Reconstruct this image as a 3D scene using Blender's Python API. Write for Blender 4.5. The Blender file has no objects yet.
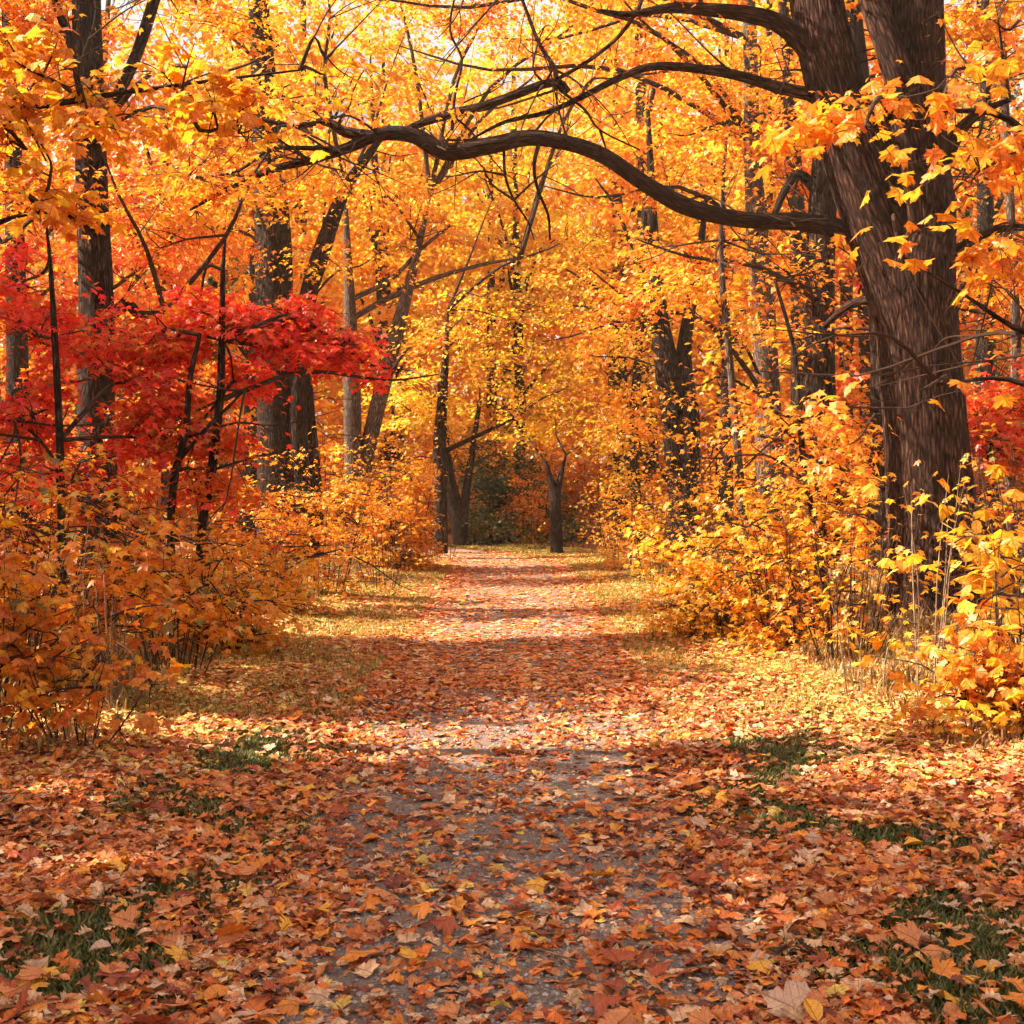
import bpy, math
import numpy as np
from mathutils import Vector

rng = np.random.default_rng(7)
S = bpy.context.scene
COL = S.collection
F, CAMH, HZ = 1300.0, 1.7, 480.0          # focal length in pixels, eye height, horizon row

# ------------------------------------------------------------------ camera, sky, sun, exposure
cd = bpy.data.cameras.new("camera")
cam = bpy.data.objects.new("camera", cd); COL.objects.link(cam)
cam.location = (0, 0, CAMH); cam.rotation_euler = (math.pi / 2, 0, 0)
cd.sensor_width = 36; cd.lens = 36 * F / 1024; cd.shift_y = -(512 - HZ) / 1024
cd.clip_start = 0.1; cd.clip_end = 500
S.camera = cam

SUN_EL = math.radians(42)
sd = np.array([-0.995, 0.04]); sd /= np.linalg.norm(sd)
TO_SUN = np.array([sd[0] * math.cos(SUN_EL), sd[1] * math.cos(SUN_EL), math.sin(SUN_EL)])
w = bpy.data.worlds.new("World"); S.world = w; w.use_nodes = True
nt = w.node_tree; nt.nodes.clear()
sky = nt.nodes.new("ShaderNodeTexSky"); sky.sky_type = 'NISHITA'; sky.sun_disc = False
sky.sun_elevation = SUN_EL; sky.sun_rotation = math.atan2(TO_SUN[0], TO_SUN[1])
sky.air_density = 0.8; sky.dust_density = 7.0; sky.ozone_density = 0.6
bg = nt.nodes.new("ShaderNodeBackground"); bg.inputs[1].default_value = 0.066
wo = nt.nodes.new("ShaderNodeOutputWorld")
stc = nt.nodes.new("ShaderNodeTexCoord"); cn_ = nt.nodes.new("ShaderNodeTexNoise"); cn_.inputs["Scale"].default_value = 3.2; cn_.inputs["Detail"].default_value = 6
nt.links.new(stc.outputs["Generated"], cn_.inputs["Vector"])          # thin broken cloud
crp = nt.nodes.new("ShaderNodeMapRange"); crp.inputs[1].default_value = 0.30; crp.inputs[2].default_value = 0.52; crp.inputs[4].default_value = 0.92
nt.links.new(cn_.outputs[0], crp.inputs[0])
cmx = nt.nodes.new("ShaderNodeMixRGB"); cmx.inputs[2].default_value = (5.0, 4.7, 4.3, 1)
nt.links.new(crp.outputs[0], cmx.inputs[0]); nt.links.new(sky.outputs[0], cmx.inputs[1]); nt.links.new(cmx.outputs[0], bg.inputs[0]); nt.links.new(bg.outputs[0], wo.inputs[0])
ld = bpy.data.lights.new("sun", 'SUN'); ld.energy = 5.0; ld.angle = math.radians(0.5); ld.color = (1.0, 0.88, 0.70)
sun = bpy.data.objects.new("sun", ld); COL.objects.link(sun)
sun.rotation_euler = Vector(TO_SUN).to_track_quat('Z', 'Y').to_euler()
S.view_settings.view_transform = 'Standard'; S.view_settings.look = 'None'
S.view_settings.exposure = 1.82; S.view_settings.gamma = 1.0
S.cycles.use_denoising = True
S.cycles.max_bounces = 7; S.cycles.diffuse_bounces = 4; S.cycles.transmission_bounces = 5; S.cycles.glossy_bounces = 1; S.cycles.volume_bounces = 0
S.cycles.use_adaptive_sampling = True; S.cycles.adaptive_threshold = 0.035; S.cycles.adaptive_min_samples = 24
S.cycles.caustics_reflective = False; S.cycles.caustics_refractive = False

# ------------------------------------------------------------------ helpers
def P(px, py, Y):
    return np.array([(px - 512) * Y / F, Y, CAMH + (HZ - py) * Y / F])
def sn(x, y, s=0.0):                      # cheap smooth noise, about -1..1
    return (np.sin(1.7 * x + 2.3 * y + s) + np.sin(-2.9 * x + 1.3 * y + 2.1 * s + 1) + np.sin(3.7 * x + 4.1 * y - s + 2) * 0.7
            + np.sin(6.1 * x - 5.3 * y + 1.3 * s) * 0.5) / 3.2
def sstep(a, b, v):
    t = np.clip((v - a) / (b - a), 0, 1); return t * t * (3 - 2 * t)
def path_x(Y):                            # centreline: straight, then bends left far off
    return -0.02 - 0.02 * np.maximum(Y - 12, 0) * 0 - 0.10 * np.maximum(Y - 25, 0) ** 1.6
def ground_z(x, Y):
    d = np.abs(x - path_x(Y) * 1.0)
    b = sstep(1.0, 7.5, d) * 0.55 * (1 - sstep(24, 32, Y))
    return b + 0.035 * sn(x * 0.9, Y * 0.9, 3) * sstep(0.8, 2.5, d) + 0.008 * sn(x * 3, Y * 2, 1)

def link(name, me, mats, parent=None, loc=None):
    o = bpy.data.objects.new(name, me); COL.objects.link(o)
    for m in mats:
        if m.name not in [k.name for k in me.materials]: me.materials.append(m)
    if parent is not None: o.parent = parent
    if loc is not None: o.location = loc
    return o
def tag(o, label=None, cat=None, group=None, kind=None):
    if label: o["label"] = label
    if cat: o["category"] = cat
    if group: o["group"] = group
    if kind: o["kind"] = kind
    return o
def empty(name, loc):
    o = bpy.data.objects.new(name, None); COL.objects.link(o); o.location = [float(v) for v in loc]
    o.empty_display_size = 0.2
    return o
def make_mesh(name, V, T, cols=None, mi=None, smooth=False, quads=None):
    """V (n,3), T (m,3) triangles or quads (m,4), cols per face"""
    me = bpy.data.meshes.new(name)
    k = T.shape[1]
    me.vertices.add(len(V)); me.vertices.foreach_set("co", np.ascontiguousarray(V, dtype=np.float32).ravel())
    me.loops.add(T.size); me.loops.foreach_set("vertex_index", np.ascontiguousarray(T, dtype=np.int32).ravel())
    me.polygons.add(len(T)); me.polygons.foreach_set("loop_start", np.arange(0, T.size, k, dtype=np.int32))
    if mi is not None: me.polygons.foreach_set("material_index", np.asarray(mi, dtype=np.int32))
    me.polygons.foreach_set("use_smooth", np.full(len(T), bool(smooth)))
    if cols is not None:
        a = me.attributes.new("tint", 'FLOAT_COLOR', 'FACE')
        c = np.ones((len(T), 4), dtype=np.float32); c[:, :3] = cols
        a.data.foreach_set("color", c.ravel())
    me.update(); me.validate()
    return me

# ------------------------------------------------------------------ materials
def leaf_material(name, trans=0.5, rough=0.45, gloss=0.05, mottled=0.25):
    m = bpy.data.materials.new(name); m.use_nodes = True
    n = m.node_tree; n.nodes.clear(); L = n.links.new
    at = n.nodes.new("ShaderNodeAttribute"); at.attribute_name = "tint"
    tc = n.nodes.new("ShaderNodeTexCoord")
    no = n.nodes.new("ShaderNodeTexNoise"); no.inputs["Scale"].default_value = 38; no.inputs["Detail"].default_value = 3
    L(tc.outputs["Object"], no.inputs["Vector"])
    mr = n.nodes.new("ShaderNodeMapRange"); mr.inputs[3].default_value = 1 - mottled; mr.inputs[4].default_value = 1 + mottled
    mr.inputs[1].default_value = 0.3; mr.inputs[2].default_value = 0.7
    L(no.outputs[0], mr.inputs[0])
    hs = n.nodes.new("ShaderNodeHueSaturation"); L(at.outputs["Color"], hs.inputs["Color"]); L(mr.outputs[0], hs.inputs["Value"])
    la = n.nodes.new("ShaderNodeAttribute"); la.attribute_name = "blade"
    sx = n.nodes.new("ShaderNodeSeparateXYZ"); L(la.outputs["Vector"], sx.inputs[0])
    def mth(op, a, b=None, c=None):
        q = n.nodes.new("ShaderNodeMath"); q.operation = op
        for k, v in enumerate((a, b, c)):
            if v is None: continue
            if isinstance(v, (int, float)): q.inputs[k].default_value = v
            else: L(v, q.inputs[k])
        return q.outputs[0]
    ax = mth('ABSOLUTE', sx.outputs[0])
    mid = mth('LESS_THAN', ax, 0.022)
    lat = mth('FRACT', mth('MULTIPLY_ADD', ax, -3.4, mth('MULTIPLY', sx.outputs[1], 4.2)))
    lat = mth('LESS_THAN', mth('ABSOLUTE', mth('SUBTRACT', lat, 0.5)), 0.07)
    vein = mth('MULTIPLY', mth('MAXIMUM', mid, mth('MULTIPLY', lat, 0.6)), sx.outputs[2])
    dy = mth('SUBTRACT', sx.outputs[1], 0.35)
    rim = mth('SQRT', mth('ADD', mth('MULTIPLY', ax, ax), mth('MULTIPLY', dy, dy)))
    nb = n.nodes.new("ShaderNodeTexNoise"); nb.inputs["Scale"].default_value = 11; nb.inputs["Detail"].default_value = 4; L(tc.outputs["Object"], nb.inputs["Vector"])
    sm = n.nodes.new("ShaderNodeMapRange"); sm.inputs[1].default_value = 0.95; sm.inputs[2].default_value = 1.2
    L(mth('ADD', rim, nb.outputs[0]), sm.inputs[0])
    br = n.nodes.new("ShaderNodeMixRGB"); br.blend_type = 'MULTIPLY'; br.inputs[2].default_value = (0.55, 0.38, 0.3, 1)
    L(mth('MULTIPLY', mth('MULTIPLY', sm.outputs[0], 0.8), sx.outputs[2]), br.inputs[0]); L(hs.outputs[0], br.inputs[1])
    vm = n.nodes.new("ShaderNodeMixRGB"); vm.blend_type = 'MULTIPLY'; vm.inputs[2].default_value = (0.6, 0.5, 0.45, 1)
    L(vein, vm.inputs[0]); L(br.outputs[0], vm.inputs[1]); hs = vm
    d = n.nodes.new("ShaderNodeBsdfDiffuse"); t = n.nodes.new("ShaderNodeBsdfTranslucent")
    L(hs.outputs[0], d.inputs[0])
    L(hs.outputs[0], t.inputs[0])
    mx = n.nodes.new("ShaderNodeMixShader"); mx.inputs[0].default_value = trans
    L(d.outputs[0], mx.inputs[1]); L(t.outputs[0], mx.inputs[2])
    g = n.nodes.new("ShaderNodeBsdfGlossy"); g.inputs["Roughness"].default_value = rough; g.inputs[0].default_value = (1, 0.95, 0.9, 1)
    m2 = n.nodes.new("ShaderNodeMixShader"); m2.inputs[0].default_value = gloss
    L(mx.outputs[0], m2.inputs[1]); L(g.outputs[0], m2.inputs[2])
    o = n.nodes.new("ShaderNodeOutputMaterial"); L(m2.outputs[0], o.inputs[0])
    return m
def bark_material(name, dark, mid, light, scale=1.0, bump=0.9):
    m = bpy.data.materials.new(name); m.use_nodes = True
    n = m.node_tree; L = n.links.new; b = n.nodes["Principled BSDF"]
    b.inputs["Roughness"].default_value = 0.9; b.inputs["Specular IOR Level"].default_value = 0.15
    tc = n.nodes.new("ShaderNodeAttribute"); tc.attribute_name = "bark"
    wn = n.nodes.new("ShaderNodeTexNoise"); wn.inputs["Scale"].default_value = 3.0; wn.inputs["Detail"].default_value = 3
    L(tc.outputs["Vector"], wn.inputs["Vector"])
    wa = n.nodes.new("ShaderNodeVectorMath"); wa.operation = 'MULTIPLY_ADD'; wa.inputs[1].default_value = (.05, .05, .25)
    L(wn.outputs["Color"], wa.inputs[0]); L(tc.outputs["Vector"], wa.inputs[2])
    mp = n.nodes.new("ShaderNodeMapping"); mp.inputs["Scale"].default_value = (21 * scale, 21 * scale, 4.4 * scale); L(wa.outputs[0], mp.inputs[0])
    vo = n.nodes.new("ShaderNodeTexVoronoi"); vo.feature = 'DISTANCE_TO_EDGE'; vo.inputs["Scale"].default_value = 1.0; L(mp.outputs[0], vo.inputs["Vector"])
    no = n.nodes.new("ShaderNodeTexNoise"); no.inputs["Scale"].default_value = 2.2; no.inputs["Detail"].default_value = 6; no.inputs["Roughness"].default_value = 0.7
    L(mp.outputs[0], no.inputs["Vector"])
    ad = n.nodes.new("ShaderNodeMath"); ad.operation = 'MULTIPLY_ADD'; ad.inputs[1].default_value = 0.9; L(vo.outputs["Distance"], ad.inputs[0]); L(no.outputs[0], ad.inputs[2])
    cr = n.nodes.new("ShaderNodeValToRGB"); e = cr.color_ramp.elements
    e[0].position = 0.46; e[0].color = (*dark, 1); e[1].position = 0.86; e[1].color = (*light, 1)
    cr.color_ramp.elements.new(0.66).color = (*mid, 1); L(ad.outputs[0], cr.inputs[0])
    n2 = n.nodes.new("ShaderNodeTexNoise"); n2.inputs["Scale"].default_value = 1.6; n2.inputs["Detail"].default_value = 5
    L(tc.outputs["Vector"], n2.inputs["Vector"])
    mx = n.nodes.new("ShaderNodeMixRGB"); mx.blend_type = 'MULTIPLY'; mx.inputs[0].default_value = 0.7
    c2 = n.nodes.new("ShaderNodeValToRGB"); c2.color_ramp.elements[0].position = 0.35; c2.color_ramp.elements[0].color = (0.5, 0.44, 0.42, 1)
    c2.color_ramp.elements[1].position = 0.65; c2.color_ramp.elements[1].color = (1, 1, 1, 1)
    L(n2.outputs[0], c2.inputs[0]); L(cr.outputs[0], mx.inputs[1]); L(c2.outputs[0], mx.inputs[2]); L(mx.outputs[0], b.inputs["Base Color"])
    bp = n.nodes.new("ShaderNodeBump"); bp.inputs["Strength"].default_value = bump; bp.inputs["Distance"].default_value = 0.05
    L(ad.outputs[0], bp.inputs["Height"]); L(bp.outputs[0], b.inputs["Normal"])
    return m
M_LEAF = leaf_material("living leaf", trans=0.56, gloss=0.03)
M_LITTER = leaf_material("dry leaf", trans=0.12, gloss=0.03, rough=0.6, mottled=0.35)
M_GRASS = leaf_material("grass blade", trans=0.35, gloss=0.03)
M_BARK = bark_material("brown bark", (0.010, 0.006, 0.004), (0.042, 0.022, 0.015), (0.13, 0.075, 0.052))
M_BARK_RED = bark_material("old furrowed bark", (0.012, 0.004, 0.002), (0.07, 0.028, 0.017), (0.17, 0.085, 0.057), scale=1.0, bump=1.0)
M_BARK_PALE = bark_material("pale grey bark", (0.04, 0.028, 0.022), (0.12, 0.085, 0.065), (0.27, 0.21, 0.17), scale=1.3, bump=0.5)
M_TWIG = bark_material("twig bark", (0.03, 0.016, 0.010), (0.07, 0.038, 0.024), (0.13, 0.08, 0.05), scale=2, bump=0.3)
M_STEM = bark_material("pale stem bark", (0.16, 0.10, 0.06), (0.32, 0.22, 0.14), (0.55, 0.42, 0.3), scale=2, bump=0.3)

def ground_material(name, path=False):
    m = bpy.data.materials.new(name); m.use_nodes = True
    n = m.node_tree; L = n.links.new; b = n.nodes["Principled BSDF"]; b.inputs["Roughness"].default_value = 0.9
    b.inputs["Specular IOR Level"].default_value = 0.15
    tc = n.nodes.new("ShaderNodeTexCoord")
    def noise(s, d=5, r=0.6):
        q = n.nodes.new("ShaderNodeTexNoise"); q.inputs["Scale"].default_value = s; q.inputs["Detail"].default_value = d; q.inputs["Roughness"].default_value = r
        L(tc.outputs["Object"], q.inputs["Vector"]); return q
    def ramp(src, stops):
        q = n.nodes.new("ShaderNodeValToRGB"); q.color_ramp.elements[0].position = stops[0][0]; q.color_ramp.elements[0].color = (*stops[0][1], 1)
        q.color_ramp.elements[1].position = stops[-1][0]; q.color_ramp.elements[1].color = (*stops[-1][1], 1)
        for p, c in stops[1:-1]: q.color_ramp.elements.new(p).color = (*c, 1)
        L(src, q.inputs[0]); return q
    vo = n.nodes.new("ShaderNodeTexVoronoi"); vo.inputs["Scale"].default_value = 13 if path else 16; vo.inputs["Randomness"].default_value = 1
    L(tc.outputs["Object"], vo.inputs["Vector"])
    sp = n.nodes.new("ShaderNodeSeparateColor"); L(vo.outputs["Color"], sp.inputs[0])
    leafc = ramp(sp.outputs[0], [(0.0, (0.16, 0.05, 0.025)), (0.35, (0.30, 0.10, 0.04)), (0.7, (0.42, 0.17, 0.07)), (1.0, (0.45, 0.26, 0.13))])
    if path:
        soil = ramp(noise(120, 7, 0.85).outputs[0], [(0.3, (0.10, 0.058, 0.048)), (0.5, (0.23, 0.145, 0.12)), (0.72, (0.48, 0.35, 0.28))])
        msk = ramp(noise(1.7, 5, 0.65).outputs[0], [(0.5, (0, 0, 0)), (0.75, (0.35, 0.35, 0.35))])
    else:
        soil = ramp(noise(22, 6, 0.7).outputs[0], [(0.35, (0.035, 0.02, 0.012)), (0.6, (0.11, 0.055, 0.03))])
        msk = ramp(noise(2.2, 5, 0.7).outputs[0], [(0.35, (0.3, 0.3, 0.3)), (0.6, (1, 1, 1))])
    mx = n.nodes.new("ShaderNodeMixRGB"); L(msk.outputs[0], mx.inputs[0]); L(soil.outputs[0], mx.inputs[1]); L(leafc.outputs[0], mx.inputs[2])
    L(mx.outputs[0], b.inputs["Base Color"])
    bp = n.nodes.new("ShaderNodeBump"); bp.inputs["Strength"].default_value = 0.8; bp.inputs["Distance"].default_value = 0.012 if path else 0.03
    L(noise(150 if path else 30, 7, 0.8).outputs[0], bp.inputs["Height"]); L(bp.outputs[0], b.inputs["Normal"])
    return m
M_PATH = ground_material("trodden gravel", True)
M_GROUND = ground_material("forest soil")

# ------------------------------------------------------------------ ground and path
def grid(xs, ys, fn):
    X, Yg = np.meshgrid(xs, ys); Z = fn(X, Yg)
    V = np.stack([X.ravel(), Yg.ravel(), Z.ravel()], 1); nx, ny = len(xs), len(ys)
    i = (np.arange(ny - 1)[:, None] * nx + np.arange(nx - 1)[None, :]).ravel()
    return V, np.stack([i, i + 1, i + nx + 1, i + nx], 1)
xs = np.concatenate([np.linspace(-200, -14, 14), np.linspace(-12, 12, 120), np.linspace(14, 200, 14)])
ys = np.concatenate([np.linspace(-40, 1, 10), np.linspace(2, 40, 190), np.linspace(42, 300, 20)])
V, T = grid(xs, ys, ground_z)
tag(link("ground", make_mesh("ground", V, T, smooth=True), [M_GROUND]), "leaf covered forest floor beside the path", kind="structure")
ys = np.linspace(-6, 36, 240); us = np.linspace(-1, 1, 25)
U, Yg = np.meshgrid(us, ys)
hw = 1.25 + 0.10 * sn(Yg * 0.9, U * 0.3, 5) + 0.04 * sn(Yg * 4, U, 2)
Xp = path_x(Yg) + U * hw
Zp = ground_z(Xp, Yg) + 0.012 - 0.03 * np.abs(U) ** 6
Vp = np.stack([Xp.ravel(), Yg.ravel(), Zp.ravel()], 1)
i = (np.arange(239)[:, None] * 25 + np.arange(24)[None, :]).ravel()
tag(link("path", make_mesh("path", Vp, np.stack([i, i + 1, i + 26, i + 25], 1), smooth=True), [M_PATH]),
    "straight dirt path strewn with fallen leaves", kind="structure")

# ------------------------------------------------------------------ leaf shapes
def fan(outline, centre, fold, curl, cup=0.0):
    o = np.array([centre] + outline, float); V = np.zeros((len(o), 3)); V[:, :2] = o
    r2 = o[:, 0] ** 2 + (o[:, 1] - 0.35) ** 2
    V[:, 2] = fold * np.abs(o[:, 0]) - curl * o[:, 1] ** 2 + cup * r2
    k = len(outline)
    return V, np.array([[0, 1 + j, 1 + (j + 1) % k] for j in range(k)])
def sym(right, tip):
    return [(0, 0)] + right + [tip] + [(-x, y) for x, y in reversed(right)]
MAPLE = sym([(0.10, 0.03), (0.42, -0.06), (0.36, 0.13), (0.62, 0.34), (0.50, 0.42), (0.58, 0.58), (0.38, 0.54), (0.20, 0.48), (0.28, 0.68), (0.15, 0.76)], (0, 1.02))
OAK = sym([(0.06, 0.08), (0.16, 0.14), (0.08, 0.25), (0.28, 0.36), (0.12, 0.45), (0.36, 0.60), (0.16, 0.66), (0.24, 0.84), (0.10, 0.9)], (0, 1.0))
OVAL = sym([(0.20, 0.15), (0.31, 0.40), (0.27, 0.65), (0.12, 0.87)], (0, 1.02))
def warp(t, a, b, c):                      # leaves that curl unevenly
    V, T = t; V = V.copy(); V[:, 2] += a * V[:, 0] + b * np.sin(5 * V[:, 0] + c) * 0.08 + b * np.sin(4 * V[:, 1] + 2 * c) * 0.07
    return V, T
L0 = [warp(fan(MAPLE, (0, 0.32), -0.18, 0.18), 0, 1, k) for k in range(3)]
L0O = [warp(fan(OVAL, (0, 0.5), 0.22, 0.15), 0, 0.7, k) for k in range(2)]
L1 = [(np.array([(0, 0, 0), (0.48, 0.06, -.06), (0.26, 0.24, 0), (0.60, 0.50, -.16), (0.22, 0.54, -.04), (0, 1.0, -.16), (-.22, .54, -.04), (-.60, .50, -.16), (-.26, .24, 0), (-.48, .06, -.06)], float),
       np.array([[0, 1, 2], [0, 2, 4], [2, 3, 4], [0, 4, 5], [0, 5, 6], [6, 7, 8], [0, 6, 8], [0, 8, 9]]))]
L2 = [(np.array([(0, 0, 0), (0.55, 0.40, -.10), (0.20, 0.52, 0), (0, 1.0, -.14), (-.20, .52, 0), (-.55, .40, -.10)], float),
       np.array([[0, 1, 2], [0, 2, 3], [0, 3, 4], [0, 4, 5]]))]
L3 = [(np.array([(0, 0, 0), (0.42, 0.5, -.06), (0, 1.0, -.1), (-.42, .5, -.06)], float), np.array([[0, 1, 2], [0, 2, 3]]))]
GL = [warp(fan(o, c, f, cu, cp), a, b, k) for k, (o, c, f, cu, cp, a, b) in enumerate([
      (MAPLE, (0, .32), 0.15, -0.10, 0.25, 0.05, 1.3), (MAPLE, (0, .32), -0.22, 0.12, 0.1, -.1, 1.4), (MAPLE, (0, .32), 0.05, 0.30, 0.2, 0.1, 1.2),
      (OAK, (0, .5), 0.6, 0.3, 0.1, 0, 1.5), (OAK, (0, .5), -0.5, 0.35, 0.2, 0.1, 1.2), (OVAL, (0, .5), 0.5, 0.25, 0, 0, 1.0),
      (MAPLE, (0, .32), -0.7, 0.1, 0.1, 0.2, 1.5)])]

BLADE = [None]
def set_blade(me, bl):
    b = np.zeros((len(me.vertices), 3), np.float32); b[:len(bl)] = bl
    me.attributes.new('blade', 'FLOAT_VECTOR', 'POINT').data.foreach_set('vector', b.ravel())
def place(templates, C, yaw, tilt, roll, size):
    """leaf vertices for every centre; tilt > 0 lowers the tip"""
    n = len(C); cy, sy = np.cos(yaw), np.sin(yaw); ct, st = np.cos(tilt), np.sin(tilt); cr, sr = np.cos(roll), np.sin(roll)
    Vs, Ts, idx, off = [], [], [], 0; BL = []
    which = rng.integers(0, len(templates), n)
    for k, (tv, tt) in enumerate(templates):
        s = np.where(which == k)[0]
        if not len(s): continue
        x, y, z = tv[None, :, 0], tv[None, :, 1], tv[None, :, 2]
        sc = size[s][:, None]
        x1 = x * cr[s][:, None] + z * sr[s][:, None]; z1 = -x * sr[s][:, None] + z * cr[s][:, None]
        y2 = y * ct[s][:, None] + z1 * st[s][:, None]; z2 = -y * st[s][:, None] + z1 * ct[s][:, None]
        x3 = x1 * cy[s][:, None] + y2 * sy[s][:, None]; y3 = -x1 * sy[s][:, None] + y2 * cy[s][:, None]
        V = np.stack([x3 * sc + C[s][:, 0:1], y3 * sc + C[s][:, 1:2], z2 * sc + C[s][:, 2:3]], 2)
        K = len(tv); T = tt[None] + (np.arange(len(s)) * K)[:, None, None] + off
        Vs.append(V.reshape(-1, 3)); Ts.append(T.reshape(-1, 3)); idx.append(np.repeat(s, len(tt))); off += len(s) * K
        BL.append(np.tile(np.concatenate([tv[:, :2], np.ones((K, 1))], 1), (len(s), 1)))
    BLADE[0] = np.concatenate(BL)
    return np.concatenate(Vs), np.concatenate(Ts), np.concatenate(idx)

LAST = [None]
def tube_arrays(pts, rad, sides=6, ridge=0.0, seed=0, sub=4, flare=0.0):
    """smooth tapered tube through pts; returns V, quads"""
    pts = np.asarray(pts, float); rad = np.asarray(rad, float)
    if len(pts) > 2 and sub > 1:
        q = np.concatenate([[2 * pts[0] - pts[1]], pts, [2 * pts[-1] - pts[-2]]]); out, ro = [], []
        for i in range(len(pts) - 1):
            p0, p1, p2, p3 = q[i:i + 4]
            for t in np.arange(sub) / sub:
                out.append(0.5 * (2 * p1 + (p2 - p0) * t + (2 * p0 - 5 * p1 + 4 * p2 - p3) * t * t + (3 * p1 - p0 - 3 * p2 + p3) * t ** 3)); ro.append(rad[i] * (1 - t) + rad[i + 1] * t)
        out.append(pts[-1]); ro.append(rad[-1]); pts = np.array(out); rad = np.array(ro)
    d = np.gradient(pts, axis=0); d /= np.linalg.norm(d, axis=1)[:, None] + 1e-9
    ref = np.array([0, 0, 1.0]) if abs(d[0][2]) < 0.8 else np.array([0, 1.0, 0])
    V = []; BK = []; a = np.linspace(0, 2 * math.pi, sides, endpoint=False); rm = float(rad.max())
    u = np.cross(d[0], ref); u /= np.linalg.norm(u)
    s = 0.0
    for i in range(len(pts)):
        u = u - d[i] * u.dot(d[i]); u /= np.linalg.norm(u) + 1e-9; v = np.cross(d[i], u)
        if i: s += np.linalg.norm(pts[i] - pts[i - 1])
        r = np.full(sides, rad[i])
        if ridge:
            r = r * (1 + ridge * (0.8 * np.sin(3 * a + seed + 0.5 * s) + 0.5 * np.sin(5 * a - seed + 0.9 * s) ) )
            if sides > 30:
                r = r * (1 + ridge * 0.30 * (np.abs(np.sin(0.5 * round(sides * 0.32) * a + 0.8 * np.sin(s * 2.3 + 2 * a) + 0.5 * np.sin(s * 5.1 + 5 * a))) - .5)) + rad[i] * ridge * .12 * rng.normal(size=sides)
        BK.append(np.stack([rm * np.cos(a), rm * np.sin(a), np.full(sides, s)], 1) + 3.1 * seed)
        V.append(pts[i] + np.outer(r * np.cos(a), u) + np.outer(r * np.sin(a), v))
    V = np.concatenate(V); n = len(pts); LAST[0] = np.concatenate(BK)
    i, j = np.meshgrid(np.arange(n - 1), np.arange(sides), indexing='ij')
    a0 = i * sides + j; a1 = i * sides + (j + 1) % sides
    return V, np.stack([a0, a1, a1 + sides, a0 + sides], 2).reshape(-1, 4)
def tubes(name, lst, mat, parent, base, sides=6, **kw):
    Vs, Ts, Bs, off = [], [], [], 0
    for k, (p, r) in enumerate(lst):
        V, T = tube_arrays(p, r, sides=sides, seed=k * 1.7, **kw); Vs.append(V - base); Ts.append(T + off); off += len(V); Bs.append(LAST[0])
    me = make_mesh(name, np.concatenate(Vs), np.concatenate(Ts), smooth=True)
    me.attributes.new("bark", 'FLOAT_VECTOR', 'POINT').data.foreach_set("vector", np.concatenate(Bs).astype(np.float32).ravel())
    return link(name, me, [mat], parent)

# ------------------------------------------------------------------ palettes (leaf base colours)
C_YEL, C_GOLD, C_ORG, C_DORG = (0.88, 0.46, 0.025), (0.86, 0.33, 0.02), (0.84, 0.285, 0.018), (0.74, 0.16, 0.014)
C_RED, C_CRIM, C_OLV, C_GRN, C_PALE = (0.90, 0.065, 0.018), (0.68, 0.022, 0.03), (0.25, 0.20, 0.03), (0.07, 0.10, 0.035), (0.85, 0.62, 0.18)
PAL = {
 'orange': ([C_ORG, C_DORG, C_GOLD, C_YEL], [.52, .14, .25, .09]),
 'gold': ([C_GOLD, C_YEL, C_ORG, C_PALE], [.36, .38, .22, .04]),
 'yellow': ([C_YEL, C_GOLD, C_PALE, C_OLV, C_ORG], [.62, .2, .10, .03, .05]),
 'deep': ([C_DORG, C_ORG, C_RED, C_GOLD], [.5, .3, .12, .08]),
 'red': ([C_RED, C_CRIM, C_DORG], [.56, .26, .18]),
 'crimson': ([C_CRIM, C_RED, C_DORG], [.5, .4, .1]),
 'redorange': ([C_RED, C_DORG, C_ORG], [.35, .45, .2]),
 'mixed': ([C_ORG, C_GOLD, C_YEL, C_OLV, C_DORG, C_PALE], [.38, .24, .18, .06, .11, .03]),
 'lemon': ([(0.93, 0.60, 0.04), C_YEL, C_GOLD, (0.6, 0.5, 0.06)], [.55, .25, .12, .08]),
 'olive': ([C_OLV, C_GRN, C_GOLD, C_ORG], [.42, .42, .08, .08]),
 'green': ([C_GRN, (0.045, 0.075, 0.04), C_OLV], [.5, .35, .15]),
 'rust': ([C_DORG, (0.5, 0.13, 0.02), C_ORG, C_OLV, (0.3, 0.08, 0.02)], [.3, .25, .2, .1, .15]),
}
def colours(pal, n, clump=None):
    cs, ps = PAL[pal]; cs = np.array(cs); ps = np.array(ps) / sum(ps)
    k = rng.choice(len(cs), n, p=ps)
    if clump is not None:
        kc = rng.choice(len(cs), clump.max() + 1, p=ps)[clump]; k = np.where(rng.random(n) < 0.45, kc, k)
    c = cs[k] * rng.uniform(0.8, 1.12, (n, 1))
    c[:, 1] *= rng.uniform(0.85, 1.18, n)
    return np.clip(c, 0.003, 0.93)

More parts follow.
